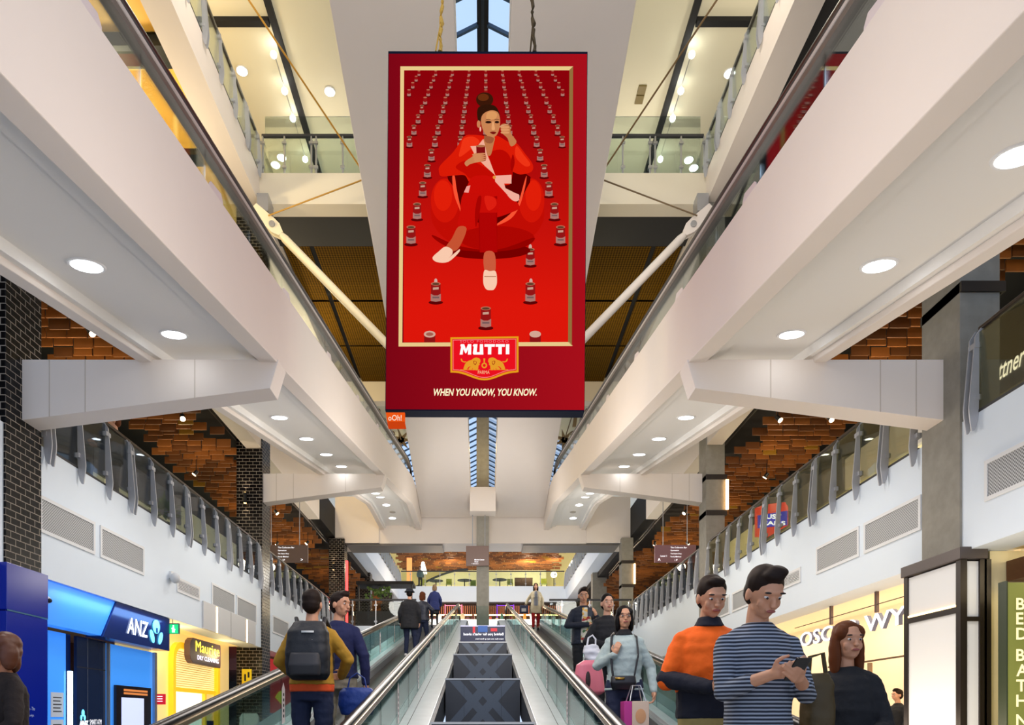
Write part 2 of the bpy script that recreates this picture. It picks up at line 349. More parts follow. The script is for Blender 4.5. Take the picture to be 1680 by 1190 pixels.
# ------------------------------------------------------------------ pinned struts, tie rods
YRod = mat('yellow_rod', (200, 150, 60), 0.4, 0.5); BRod = mat('bronze_rod', (110, 88, 60), 0.4, 0.5); CRM = mat('strut_cream', (232, 222, 192), 0.5)
for sx, sd, rodm in ((-1, 'left', YRod), (1, 'right', BRod)):
    st = thing('tension_strut', 'white diagonal strut pinned to the %s column, reaching down behind the red banner' % sd, 'strut', (sx*6.1, 19.8, 14.4))
    a = Vector(P(792+sx*344, 372, 19.45)); b = Vector((sx*2.4, 19.45, 10.72)); b = a+(Vector(P(792+sx*162, 560, 19.45))-a)*1.25
    d = (b-a).normalized()
    mb = MB().tube([a+d*.25, a+d*.5, b], [.07, .115, .115], 14); mb.build('bar', CRM if sx < 0 else WHITE, st, True)
    mb = MB(); n = Vector((-d.z, 0, d.x))
    for dy in (-.09, .07):
        q = [a+n*.1-d*.75, a-n*.1-d*.75, a-n*.17-d*.1, a-n*.17+d*.12, a-n*.08+d*.35, a+n*.08+d*.35, a+n*.17+d*.12, a+n*.17-d*.1]
        mb.prism([p+Vector((0, dy, 0)) for p in q], (0, .03, 0))
    mb.build('clevis', CRM if sx < 0 else WHITE, st, bevel=.005)
    MB().tube([a+Vector((0, -.14, 0)), a+Vector((0, .14, 0))], .085, 16).build('pin', STEEL, st, True)
    MB().box(min(sx*6.1, sx*6.42), max(sx*6.1, sx*6.42), 19.4, 19.9 if sx < 0 else 19.8, 14.45, 14.95).build('bracket', STEEL, st)
    node = Vector(P(792+sx*352, 354, 19.3))
    e = Vector(P(792+sx*202, 297, 19.3)); e2 = node+(e-node)*1.5
    t = MB().tube([node, e2], .02, 6).build('tie_rod', rodm); tag(t, 'thin rod running inward from the %s strut joint' % sd, 'rod')
    e = Vector(P(792+sx*203, 272, 19.2)); g = Vector(P(792+sx*384, 0, 16.4)); e0 = g+(e-g)*1.2; g2 = e+(g-e)*((18.95-e.z)/(g.z-e.z))
    d2 = (g2-e0).normalized()
    t = MB().tube([e0, g2], .025, 6).build('tie_rod', rodm); tag(t, 'long thin rod slanting up to the top ceiling on the %s' % sd, 'rod')
# ------------------------------------------------------------------ steel-finned glass balustrades
def fin_mesh(double):
    mb = MB(); prof = [(.0, -.03), (.01, -.10), (.03, -.19), (.06, -.245), (.09, -.25), (.105, -.15), (.12, -.03), (.125, .06), (.045, .98), (-.03, 1.1), (-.07, 1.1), (-.05, .98), (-.01, .5), (0, .02)]
    for dy in ((-.06, .04) if double else (-.01,)):
        mb.prism([(-u, dy, z) for u, z in prof], (0, .02, 0))
    for z in (.16, .84): mb.box(-.05, .03, -.07, .07, z, z+.07)
    return mb.mesh('post', FIN)
FINM = [fin_mesh(False), fin_mesh(True)]      # local -x points to the void; mirrored for the left
def balustrade(label, sx, X, z0, y0, y1, step=0.8, phase=0, flip=False, tint=None, group='finned glass balustrades'):
    t = thing('glass_balustrade', label, 'balustrade', (sx*X, (y0+y1)/2, z0), group)
    n = max(1, int(round((y1-y0)/step))); st = (y1-y0)/n
    mb = MB().box(min(sx*(X+.03), sx*(X+.11)), max(sx*(X+.03), sx*(X+.11)), y0, y1, z0+1.09, z0+1.14); mb.build('handrail', BRONZE, t, bevel=.012)
    MB().box(min(sx*(X-.004), sx*(X+.05)), max(sx*(X-.004), sx*(X+.05)), y0, y1, z0-.005, z0+.03).build('base_channel', DARK, t)
    for i in range(n):
        ya = y0+i*st+.015; yb = y0+(i+1)*st-.015
        MB().box(min(sx*(X+.005), sx*(X+.017)), max(sx*(X+.005), sx*(X+.017)), ya, yb, z0+.04, z0+1.04).build('glass_pane', tint or GLASS, t)
    for i in range(n+1):
        dbl = (i*7+phase) % 3 == 0
        o = bpy.data.objects.new('post', FINM[1 if dbl else 0]); C.objects.link(o); o.parent = t
        o.matrix_parent_inverse = Matrix.Translation(-Vector(t.location))
        o.location = (sx*X, y0+i*st, z0)
        if sx < 0: o.rotation_euler = (0, 0, math.pi)
    return t
GL2 = glass('grey_glass', (190, 196, 202), .35)
GR2 = glass('amber_glass', (216, 213, 192), .3)
balustrade('first-floor glass balustrade on the left between the two near black columns', -1, W, L1, 10.1, 19.7, phase=0, tint=GL2)
balustrade('first-floor glass balustrade on the left beyond the second black column', -1, W, L1, 20.8, 29.2, phase=1, tint=GL2)
balustrade('first-floor glass balustrade on the right between the two near concrete columns', 1, W, L1, 10.15, 19.5, phase=2, tint=GR2)
balustrade('first-floor glass balustrade on the right beyond the banded concrete column', 1, W, L1, 20.5, 29.2, phase=0, tint=GL2)
balustrade('first-floor glass balustrade nearest on the right in front of the script shop sign', 1, W, L1, 7.3, 8.95, step=1.65, phase=2, tint=GR2)
balustrade('top-floor glass balustrade along the left gallery', -1, W, L3, 11.0, 19.6, step=.95, phase=1)
balustrade('top-floor glass balustrade along the right gallery', 1, W, L3, 11.0, 19.6, step=.95, phase=1)
balustrade('far second-floor balustrade on the left side of the cafe void', -1, 6.15, L2, 33.7, 50.8, step=1.1)
balustrade('far second-floor balustrade on the right side of the cafe void', 1, 6.15, L2, 33.7, 50.8, step=1.1)
def cross_rail(label, Y, xa, xb, z0, posts, rail=DARK, h=1.1, tall=0, name='glass_railing'):
    t = thing(name, label, 'railing', ((xa+xb)/2, Y, z0))
    MB().box(xa, xb, Y-.03, Y+.05, z0+h-.02, z0+h+.06).build('handrail', rail, t, bevel=.01)
    for p in posts:
        mb = MB().box(p-.02, p+.02, Y-.03, Y+.03, z0-.12, z0+h)
        for z in (.15, h-.25): mb.box(p-.06, p+.06, Y-.06, Y-.01, z0+z, z0+z+.07)
        mb.build('post', STEEL, t)
    e = sorted([xa]+list(posts)+[xb])
    for a, b2 in zip(e[:-1], e[1:]):
        if b2-a > .2: MB().box(a+.03, b2-.03, Y-.006, Y+.006, z0+.05, z0+h-.06+tall*0).build('glass_pane', GLASS, t)
    if tall: MB().box(xa, xb, Y+.3, Y+.312, z0+.02, z0+tall).build('tall_glass_screen', GLASS, t)
    return t
cross_rail('top-floor glass railing on the left part of the cross bridge', 19.8, -W+.05, -3.3, L3, [-6.38, -5.75, -4.97, -4.83, -4.06], tall=1.95)
cross_rail('top-floor glass railing on the right part of the cross bridge', 19.8, 3.3, W-.05, L3, [6.42, 5.0, 4.85, 4.06, 5.75], tall=1.95)
cross_rail('first-floor landing railing left of the moving walkways', 29.35, -6.4, -2.86, L1, [-6.3, -5.6, -4.6, -3.4])
cross_rail('first-floor landing railing right of the moving walkways', 29.35, 2.86, 6.4, L1, [6.3, 5.6, 4.6, 3.4])
cross_rail('cafe railing across the far second floor', 50.95, -6.1, 6.1, L2, [-5.4, -4.3, -3.2, -2.1, -1.0, 1.0, 2.1, 3.2, 4.3, 5.4])
# ------------------------------------------------------------------ timber baffle ceilings
TIM = [mat('timber_orange', (158, 94, 38), 0.55, var=0.3, bscale=3), mat('timber_brown', (116, 68, 28), 0.6, var=0.3, bscale=3), mat('timber_gold', (160, 116, 30), 0.5)]
def timber(label, xa, xb, ya, yb, z, wd=.42, sp=.34, thr=None, rag=True):
    mb = MB(); r = 0; y = ya
    while y < yb:
        off = (r % 2)*wd*.5+random.choice((0, .08, -.06)); x = xa+off; 
        while x < xb:
            if not (rag and (x < xa+.1 or x > xb-.5) and random.random() < .35):
                k = random.random(); dz = random.choice((0, .0, .03, -.03))
                mb.box(x, x+wd-.03, y, y+.03, z+dz, z+.2+dz, 2 if k > .97 else (0 if k > .4 else 1))
            x += wd
        r += 1; y += sp
    return tag(mb.build('timber_baffle_ceiling', TIM), label, 'ceiling')
timber('ceiling of staggered orange timber boards above the left first-floor walkway', -9.6, -7.4, 7, 31, 7.72)
timber('ceiling of staggered orange timber boards above the right first-floor walkway', 7.4, 9.6, 7, 31, 7.72)
timber('ceiling of brown timber boards on the left beyond the landing', -9.8, -7.2, 32.5, 50, 7.9)
timber('ceiling of brown timber boards on the right beyond the landing', 7.2, 9.8, 32.5, 50, 7.9)
timber('ceiling of brown timber boards over the far cafe', -6.8, 5.9, 50.6, 57.0, 12.3, wd=.5, sp=.5)
# ------------------------------------------------------------------ support beams under the upper walkways
for Yb, dz, wh in ((9.53, 0, 'near'), (20.0, 2.17, 'second')):
    for sx, sd in ((-1, 'left'), (1, 'right')):
        t = thing('support_beam', 'white tapered beam, %s one on the %s, carrying the raised walkway' % (wh, sd), 'beam', (sx*4.6, Yb, 4.2+dz))
        pts = [(sx*6.46, Yb, 5.02+dz), (sx*2.85, Yb, 5.02+dz), (sx*2.97, Yb, 4.62+dz), (sx*6.46, Yb, 4.17+dz)]
        MB().prism(pts, (0, .36, 0)).build('web', WHITE, t, bevel=.006)
        mb = MB()
        for X in (6.05, 5.55, 4.02): 
            zb = 4.62+dz-(X-2.97)*.129
            mb.box(sx*X-.006, sx*X+.006, Yb-.004, Yb, zb, 5.02+dz)
        mb.build('panel_joint', mat('joint_grey', (196, 184, 170), 0.7), t)
# ------------------------------------------------------------------ upper moving walkways
SL = 0.207
def zu(y, z0, flat): return min(z0+SL*y, flat)
GRAYD = mat('belt_dark', (44, 40, 40), 0.5, 0.3)
STK = mat('sticker_white', (226, 214, 214), 0.5)
INK = mat('ink', (40, 36, 44), 0.6); SKINP = mat('sticker_red', (196, 70, 50), 0.6)
def upper(sx, sd):
    t = thing('moving_walkway', 'raised white inclined walkway running along the %s side overhead' % sd, 'moving walkway', (sx*3.8, 15, 5))
    ys = [-1.5, 28.0, 29.0, 32.0]
    def line(z0, flat): return [(y, zu(y, z0, flat)) for y in ys]
    # side claddings with a curved far end
    def rng(a, b): return tuple(sorted((sx*a, sx*b)))
    x0, x1 = rng(2.87, 3.12); MB().strip(x0, x1, line(4.13, 9.98), line(3.01, 8.86)).build('side_cladding', WHITE, t, bevel=.01)
    x0, x1 = rng(4.62, 4.80); MB().strip(x0, x1, line(4.13, 9.98), line(3.01, 8.86)).build('side_cladding', WHITE, t, bevel=.01)
    # recessed soffit with cove steps
    mb = MB(); x0, x1 = rng(3.12, 4.62); mb.strip(x0, x1, line(3.7, 9.5), line(3.22, 9.07))
    x0, x1 = rng(3.12, 3.22); mb.strip(x0, x1, line(3.22, 9.07), line(3.09, 8.94))
    x0, x1 = rng(3.22, 3.40); mb.strip(x0, x1, line(3.22, 9.07), line(3.16, 9.01))
    x0, x1 = rng(4.54, 4.62); mb.strip(x0, x1, line(3.22, 9.07), line(3.09, 8.94))
    mb.build('soffit', SOFFG, t)
    x0, x1 = rng(3.3, 4.4); MB().strip(x0, x1, line(4.05, 9.9), line(3.95, 9.8)).build('belt', GRAYD, t)
    for X in (3.12, 4.6):
        rail = [(sx*X, -1.3, 4.05+.6-SL*1.3), (sx*X, -1.5, 4.75-SL*1.4)]+[(sx*X, y, zu(y, 4.96, 10.86)) for y in (-1, 27.5, 28.5, 29.2)]
        rail += [(sx*X, 29.2+.55*math.sin(a), 10.86-.42+.42*math.cos(a)) for a in (.5, 1.0, 1.57, 2.1, 2.6, 3.1)]
        MB().tube(rail, .048, 12).build('handrail', RUBBER, t, True)
        yy = [-1, 27.6, 29.2]; g = [(y, zu(y, 4.96, 10.86)) for y in yy]
        a, b2 = rng(X-.05, X+.05); c3, d3 = rng(X-.06, X+.06)
        MB().strip(a, b2, [(y, z-.03) for y, z in g], [(y, z-.085) for y, z in g], 0).strip(c3, d3, [(y, z-.085) for y, z in g], [(y, z-.125) for y, z in g], 1).strip(a, b2, [(y, z-.125) for y, z in g], [(y, z-.19) for y, z in g], 2).build('rail_guide', [DARK, mat('guide_light', (206, 200, 196), .35, .2), mat('guide_mid', (110, 102, 96), .35, .3)], t)
        n = 20
        for i in range(n):
            ya = -1+i*1.45; yb = ya+1.42; a, b2 = rng(X-.006, X+.006)
            MB().strip(a, b2, [(ya, zu(ya, 4.84, 10.74)), (yb, zu(yb, 4.84, 10.74))], [(ya, zu(ya, 4.13, 9.98)), (yb, zu(yb, 4.13, 9.98))]).build('glass_pane', GLASS, t)
        if X < 4:
            for y in (5.15, 7.75, 10.6, 13.6, 16.8, 20.0, 23.0):
                z = zu(y, 4.13, 9.98); mb = MB(); xx = sx*(X-.012)
                w2 = .42; hh = .42
                mb.prism([(xx, y, z+.02), (xx, y+w2, z+.02+SL*w2), (xx, y+w2, z+hh+SL*w2-.06), (xx, y+w2-.06, z+hh+SL*w2), (xx, y+.06, z+hh), (xx, y, z+hh-.06)], (sx*.003, 0, 0), 0)
                xi = sx*(X-.0135)
                for r in range(6):
                    for q in range(7):
                        if random.random() < .75:
                            ya = y+.1+q*.035; za = z+.08+r*.045+SL*(ya-y)
                            mb.box(min(xi, xi+sx*.001), max(xi, xi+sx*.001), ya, ya+.025, za, za+.022, 1)
                for (u0, v0) in ((.03, .2), (.36, .12)):
                    mb.box(min(xi, xi+sx*.001), max(xi, xi+sx*.001), y+u0, y+u0+.04, z+v0+SL*u0, z+v0+.06+SL*u0, 1)
                    mb.box(min(xi, xi+sx*.001), max(xi, xi+sx*.001), y+u0, y+u0+.04, z+v0-.09+SL*u0, z+v0+SL*u0, 2)
                mb.build('warning_sticker', [STK, INK, SKINP], t)
    return t
for sx, sd in ((-1, 'left'), (1, 'right')): upper(sx, sd)
# central pair rising towards the viewer
for sx, sd in ((-1, 'left'), (1, 'right')):
    t = thing('moving_walkway', 'wide pale underside of the high central walkway, %s of the skylight gap' % sd, 'moving walkway', (sx*1.7, 20, 10))
    x0, x1 = sorted((sx*.54, sx*2.86))
    top = [(y, 10.5+SL*(32-y)) for y in (31.9, 4.5)]; bot = [(y, 9.4+SL*(32-y)) for y in (31.9, 4.5)]
    MB().strip(x0, x1, top, bot).build('truss_cladding', WHITE, t, bevel=.01)
    a, b2 = sorted((sx*.9, sx*2.5)); MB().strip(a, b2, [(y, z+.03) for y, z in top], [(y, z) for y, z in top]).build('belt', GRAYD, t)
    for X in (.75, 2.7):
        MB().tube([(sx*X, y, z+.9) for y, z in top], .045, 8).build('handrail', RUBBER, t, True)
        a, b2 = sorted((sx*(X-.006), sx*(X+.006))); MB().strip(a, b2, [(y, z+.85) for y, z in top], [(y, z) for y, z in top]).build('glass_pane', GLASS, t)
# downlights in the soffits
dl0 = None
names = ['closest to the viewer', 'second from the front', 'third from the front', 'just before the near beam', 'fifth, just past the near beam', 'sixth from the front', 'seventh from the front', 'eighth, before the second beam', 'ninth, past the second beam', 'tenth, before the bend', 'eleventh, just past the bend', 'last, over the far landing']
for sx, sd in ((-1, 'left'), (1, 'right')):
    for i, y in enumerate((5.2, 7.03, 9.02, 11.3, 13.7, 15.8, 17.8, 19.7, 26.0, 27.2, 28.9, 30.8)):
        z = zu(y, 3.22, 9.07); ang = math.atan(SL) if y < 28 else 0
        if dl0 is None:
            t = thing('downlight', '', 'ceiling light', (0, 0, 0)); 
            MB().tube([(0,0,.0),(0,0,-.012)], [.185,.175], 28).build('trim_ring', mat('ring_white', (235, 235, 235), .4), t, True)
            MB().tube([(0,0,-.012),(0,0,-.016)], [.15,.145], 28).build('diffuser', LED, t, True); dl0 = t; o = t
        else: o = copy_tree(dl0)
        o.location = (sx*4.08, y, z-.001); o.rotation_euler = (ang, 0, 0)
        for ch in o.children: ch.matrix_parent_inverse = Matrix()
        tag(o, 'round recessed downlight under the %s raised walkway, %s' % (sd, names[i]), 'ceiling light', 'downlights under the raised walkways')
    for y, nm in ((12.1, 'after the near beam'), (29.9, 'over the far landing')):
        z = zu(y, 3.22, 9.07)
        o = MB().tube([(sx*3.95, y, z), (sx*3.95, y, z-.02)], .13, 20).build('ceiling_speaker', mat('speaker_grey', (178, 172, 162), .6), None, True)
        tag(o, 'flat round grey speaker cover in the %s soffit %s' % (sd, nm), 'speaker')
# ------------------------------------------------------------------ lower moving walkways
DECK = mat('deck_steel', (196, 202, 204), 0.32, 0.45, bump=0.25, bscale=5, var=0.14)
SKIRT = mat('skirt_steel', (120, 122, 124), 0.35, 0.7)
WARMLIT = mat('rail_guide_warm_lit', (190, 168, 136), 0.25, 0.9)  # stainless steel with the warm light put into its colour
BELT = bpy.data.materials.new('belt_ribbed'); BELT.use_nodes = True; nt = BELT.node_tree; b = nt.nodes['Principled BSDF']
b.inputs['Base Color'].default_value = col((40, 34, 34)); b.inputs['Roughness'].default_value = .4; b.inputs['Metallic'].default_value = .4
wv = nt.nodes.new('ShaderNodeTexWave'); wv.inputs['Scale'].default_value = 20; tcn = nt.nodes.new('ShaderNodeUVMap'); bp = nt.nodes.new('ShaderNodeBump'); bp.inputs['Strength'].default_value = .6
nt.links.new(tcn.outputs[0], wv.inputs[0]); nt.links.new(wv.outputs[0], bp.inputs['Height']); nt.links.new(bp.outputs[0], b.inputs['Normal'])
def zl(y): return max(L0+.005, min(-2.0+SL*y, L1+.005))
def lower(sx, sd):
    t = thing('moving_walkway', 'ground-level inclined moving walkway on the %s with people riding it' % sd, 'moving walkway', (sx*1.7, 16, L0))
    ys = [3.6, 4.37, 28.98, 31.2]
    def rng(a, b): return tuple(sorted((sx*a, sx*b)))
    def L(dz, clampb=None): return [(y, zl(y)+dz) for y in ys]
    x0, x1 = rng(1.2, 2.22); MB().strip(x0, x1, L(0), [(y, z-.15) for y, z in L(0)]).build('belt', BELT, t)
    for a, b2 in ((1.14, 1.2), (2.22, 2.28)):
        x0, x1 = rng(a, b2); MB().strip(x0, x1, L(.14), L(-.15)).build('skirt', SKIRT, t)
    dk = [(3.9, zl(3.9)+.2), (4.4, zl(4.4)+.2), (28.98, zl(28.98)+.2), (30.8, L1+.2)]
    lo = [(y, z-.24) for y, z in dk]
    for nm2, a, b2 in (('inner_deck', .66, 1.14), ('outer_deck', 2.28, 2.78)):
        x0, x1 = rng(a, b2); MB().strip(x0, x1, dk, lo).build(nm2, DECK, t, bevel=.008)
        mb = MB(); 
        xm = sx*((a+b2)/2+.02)
        mb.strip(xm-.004, xm+.004, [(y, z+.002) for y, z in dk], [(y, z-.01) for y, z in dk]); mb.build('deck_joint', DARK, t)
    # dark side plates down to the ground
    for a, b2 in ((.62, .67), (2.77, 2.80)):
        x0, x1 = rng(a, b2); MB().strip(x0, x1, [(y, z-.03) for y, z in dk], [(y, max(L0, z-1.2)) for y, z in dk]).build('side_plate', mat('plate_dark', (70, 74, 78), .35, .6), t)
    for X in (1.03, 2.42):
        def zr(y): return zl(y)+.885
        rail = [(sx*X, 4.15+.0, zl(4)+.28), (sx*X, 3.93, zl(4)+.5), (sx*X, 3.98, zl(4)+.74), (sx*X, 4.2, zl(4)+.865)]+[(sx*X, y, zr(y)) for y in (4.5, 28.9, 30.2)]
        rail += [(sx*X, 30.2+.4*math.sin(a), L1+.885-.36+.36*math.cos(a)) for a in (.5, 1.0, 1.57, 2.2, 3.0)]
        MB().tube(rail, .042, 12).build('handrail', RUBBER, t, True)
        g = [(y, zr(y)) for y in (4.4, 28.95, 30.2)]
        a, b2 = rng(X-.05, X+.05); mb = MB().strip(a, b2, [(y, z-.02) for y, z in g], [(y, z-.075) for y, z in g]); mb.build('rail_guide', WARMLIT, t, bevel=.01)
        n = 20
        for i in range(n):
            ya = 4.3+i*1.3; yb = ya+1.28; a, b2 = rng(X-.006, X+.006)
            MB().strip(a, b2, [(ya, zr(ya)-.07), (yb, zr(yb)-.07)], [(ya, zl(ya)+.2), (yb, zl(yb)+.2)]).build('glass_pane', glass('walkway_glass', (176, 200, 200), .3), t)
        for i in range(9):
            y = 5.6+i*2.6; z = zl(y)+.24; xx = sx*(X-.01); mb = MB()
            mb.prism([(xx, y, z), (xx, y+.12, z+SL*.12), (xx, y+.12, z+.42), (xx, y+.06, z+.5), (xx, y, z+.42)], (sx*.003, 0, 0))
            for q in range(5): mb.box(min(xx-sx*.001, xx), max(xx-sx*.001, xx), y+.035, y+.085, z+.08+q*.065, z+.115+q*.065, 1)
            mb.build('warning_sticker', [STK, INK], t)
for sx, sd in ((-1, 'left'), (1, 'right')): lower(sx, sd)
# stepped tiled plinths between them
TILE = mat('plinth_dark_tile', (52, 54, 60), 0.35, var=0.15, bscale=8); TILB = mat('plinth_band_tile', (84, 94, 108), 0.35, var=.12, bscale=60); TILX = mat('plinth_cross_tile', (34, 28, 24), 0.35)
EDGE = mat('plinth_edge', (206, 208, 210), 0.4)
tops = [(8.0, -.05, 'lowest'), (11.0, .64, 'second'), (14.0, 1.32, 'third'), (17.0, 1.91, 'topmost')]
for i, (y, z, nm) in enumerate(tops):
    zb = L0; xw = .6
    t = thing('tiled_plinth', 'dark patterned tiled block between the walkways, %s of the flight' % nm, 'plinth', (0, y+1.5, L0))
    mb = MB().box(-xw, xw, y, y+2.98, L0, z)
    yf = y-.003
    zlow = L0 if i == 0 else tops[i-1][1]
    H = z-zlow; wv2 = .17
    zt = z-.02; zq = max(zlow, z-.72)
    for s in (-1, 1):      # diagonal bands crossing on the front
        for j, o0 in enumerate((-.54, -.22)):
            sh = .87*(zt-zq); q = [(o0, zt), (o0+.18, zt), (o0+.18+sh, zq), (o0+sh, zq)]
            out = []
            for e in range(4):      # trim the band to the width of the block
                p1, p2 = q[e], q[(e+1) % 4]
                if p1[0] <= .59: out.append(p1)
                if (p1[0]-.59)*(p2[0]-.59) < 0: u = (.59-p1[0])/(p2[0]-p1[0]); out.append((.59, p1[1]+u*(p2[1]-p1[1])))
            mb.prism([(s*x, yf-.0004*j-.0008*(s > 0), zz) for x, zz in out], (0, .001, 0), 1)
    for xj in (-.3, 0.3): mb.box(xj-.002, xj+.002, yf-.002, yf, zlow, z, 3)
    mb.build('tiled_block', [TILE, TILB, TILX, DARK], t)
    MB().box(-xw-.01, xw+.01, y-.015, y+.02, z-.012, z+.015).build('edge_trim', EDGE, t)
mb = MB().box(-.6, .6, 20, 29.2, L0, 2.5); struct('trim_13', mb, TILE)
# notice board with reversed lettering
t = thing('notice_board', 'navy board with reversed lettering at the top of the tiled blocks', 'sign', (0, 17.15, 1.91))
NAVY = mat('navy_panel', (16, 22, 58), .3, emit=.15)
mb = MB().box(-.56, .56, 17.15, 17.2, 1.93, 2.32); mb.box(-.56, .56, 17.15, 17.2, 2.32, 2.35, 3)
mb.box(-.25, -.19, 17.14, 17.15, 2.16, 2.32, 1).box(.2, .36, 17.14, 17.15, 2.2, 2.28, 1).box(-.12, .12, 17.138, 17.15, 2.18, 2.34, 2); mb.build('panel', [NAVY, mat('poster_red', (200, 24, 40), .4, emit=.3), mat('poster_blue', (30, 80, 150), .4, emit=.3), mat('poster_lilac', (190, 190, 220), .4, emit=.3)], t)
LW = mat('letter_white', (240, 240, 245), .5, emit=.9)
text_mb("Behind you for what's ahead", LW, 'lettering', t, origin=(.52, 17.13, 2.08), u=(-1, 0, 0), width=1.0, bold=.01)
text_mb("more than one way up from here", LW, 'lettering', t, origin=(.52, 17.13, 1.98), u=(-1, 0, 0), width=.7)
t = MB().box(-.6, .6, 29.9, 29.92, L1, L1+.95).build('glass_screen', GLASS); tag(t, 'clear glass screen closing the gap between the walkway tops', 'screen')

# ------------------------------------------------------------------ hanging banner screen
YB = 11.0
def Bp(px, py, d=0.0):   # the photo's outline of the screen, laid on the plane Y = YB
    X, Y, Z = P(px, py, YB); return (X, YB-d, Z)
bt = thing('hanging_banner', 'large red hanging advertising screen with a seated figure and gold frame', 'banner', (P(798, 675, YB)[0], YB, P(798, 675, YB)[2]))
def em(name, c, e=.74, r=.8):
    return mat(name, (c[0]*.25, c[1]*.25, c[2]*.25), r, emit=e, emit_c=c, spec=.0)
m0 = mat('banner_case', (12, 22, 44), .9, spec=.1)
mb = MB(); mb.prism([Bp(637, 84), Bp(964, 85), Bp(959, 675), Bp(632, 674)], (0, .24, 0)); mb.build('case', m0, bt)
def gradmat(name, c0, c1, axis, a0, a1, e=.76):
    m = mat(name, (30, 4, 4), .8, emit=e, emit_c=c0, spec=.0); nt = m.node_tree; b = nt.nodes['Principled BSDF']
    g = nt.nodes.new('ShaderNodeTexCoord'); sp = nt.nodes.new('ShaderNodeSeparateXYZ'); mr = nt.nodes.new('ShaderNodeMapRange'); mx = nt.nodes.new('ShaderNodeMix'); mx.data_type = 'RGBA'
    nt.links.new(g.outputs['Object'], sp.inputs[0]); nt.links.new(sp.outputs[axis], mr.inputs[0]); mr.inputs[1].default_value = a0; mr.inputs[2].default_value = a1
    mx.inputs[6].default_value = col(c0); mx.inputs[7].default_value = col(c1); nt.links.new(mr.outputs[0], mx.inputs[0]); nt.links.new(mx.outputs[2], b.inputs['Emission Color']); return m
brd = gradmat('banner_border', (126, 4, 20), (170, 14, 26), 0, P(640, 0, YB)[0], P(960, 0, YB)[0])
mb = MB(); mb.keep = True; mb.quad(Bp(637.5, 674-2, .003), Bp(958.5, 673, .003), Bp(963.5, 89, .003), Bp(637.5, 88, .003)); 
mb.v = [Bp(633, 672, .003), Bp(958.5, 673, .003), Bp(963, 89, .003), Bp(638, 88.5, .003)]; mb.build('border_panel', brd, bt)
# picture
pic = gradmat('banner_picture', (226, 22, 8), (140, 0, 8), 2, P(0, 500, YB)[2], P(0, 150, YB)[2])
mb = MB(); mb.keep = True; mb.add([Bp(662, 562, .006), Bp(934, 562, .006), Bp(938, 114, .006), Bp(662, 115, .006)], [(0, 1, 2, 3)]); mb.build('picture_ground', pic, bt)
# gold frame
GO = [em('gold_light', (238, 206, 140)), em('gold_dark', (150, 112, 60))]
mb = MB()
def fr(a, b, c, d, mi): mb.prism([Bp(*a), Bp(*b), Bp(*c), Bp(*d)], (0, -.012, 0), mi)
fr((657, 110), (940, 110), (934, 116), (663, 116), 0); fr((657, 110), (663, 116), (660, 563), (654, 569), 0)
fr((654, 569), (660, 563), (934, 562), (939, 568), 0); fr((940, 110), (934, 116), (932, 562), (938, 568), 1)
mb.build('picture_frame', GO, bt)
# layers of the printed figure
PICM = {}; LAY = [0]; CAN = [True]
pmb = MB(); pmb.keep = True; pmats = []
def layer(c, pts, smooth=True, raw=False):
    key = tuple(c)
    if key not in PICM: PICM[key] = len(pmats); pmats.append(em('print_%d_%d_%d' % key, c))
    LAY[0] += 1; d = (.0075+(LAY[0] % 8)*.0003) if CAN[0] else .011+LAY[0]*.0003
    if smooth and len(pts) > 3:
        out = []; n = len(pts)
        for i in range(n):
            p0, p1, p2, p3 = (Vector(pts[(i+j-1) % n]+(0,)) for j in range(4))
            for k in range(4):
                s = k/4; q = .5*((2*p1)+(-p0+p2)*s+(2*p0-5*p1+4*p2-p3)*s*s+(-p0+3*p1-3*p2+p3)*s**3); out.append((q.x, q.y))
        pts = out
    area = sum(pts[i][0]*pts[(i+1) % len(pts)][1]-pts[(i+1) % len(pts)][0]*pts[i][1] for i in range(len(pts)))
    if area > 0: pts = pts[::-1]
    pmb.add([Bp(x, y, d) for x, y in pts], [tuple(range(len(pts)))], PICM[key])
def Z3(*q): return [(690+x/6.61, 150+y/6.61) for x, y in q]
def Z4(*q): return [(690+x/6.61, 320+y/6.61) for x, y in q]
def ell(cx, cy, rx, ry, n=14): return [(cx+rx*math.cos(2*math.pi*k/n), cy+ry*math.sin(2*math.pi*k/n)) for k in range(n)]
def can(x, y, h):
    LAY[0] = 0
    w2 = h*.23
    layer((92, 4, 6), ell(x, y+h*.5, w2*1.5, h*.10))
    layer((150, 20, 20), [(x-w2, y-h*.4), (x+w2, y-h*.4), (x+w2, y+h*.45), (x-w2, y+h*.45)], False)
    layer((176, 120, 110), [(x-w2*1.05, y+h*.08), (x-w2*.4, y+h*.16), (x+w2*.4, y+h*.16), (x+w2*1.05, y+h*.08), (x+w2*1.05, y+h*.42), (x, y+h*.47), (x-w2*1.05, y+h*.42)], False)
    layer((190, 110, 84), ell(x, y-h*.40, w2, h*.085))
    if h > 14:
        layer((96, 60, 40), ell(x, y-h*.39, w2*.75, h*.055)); layer((204, 160, 140), [(x-w2*.6, y-h*.22), (x+w2*.6, y-h*.24), (x+w2*.6, y-h*.13), (x-w2*.6, y-h*.11)], False)
        layer((120, 90, 90), [(x-w2*.7, y+h*.22), (x+w2*.7, y+h*.22), (x+w2*.7, y+h*.3), (x-w2*.7, y+h*.3)], False)
for yr in (121, 130, 141, 153, 166, 180, 196, 214, 233, 255, 281, 311, 347, 386, 448):
    s = 27+.128*(yr-118)
    for k in range(-5, 6):
        x = 797+k*s
        if 668 < x < 929 and not (yr > 300 and abs(k) < 2): can(x, yr, 9+.085*(yr-118))
for x, y, h in ((870, 422, 30), (715, 480, 34), (870, 480, 34), (797, 521, 36)): can(x, y, h)
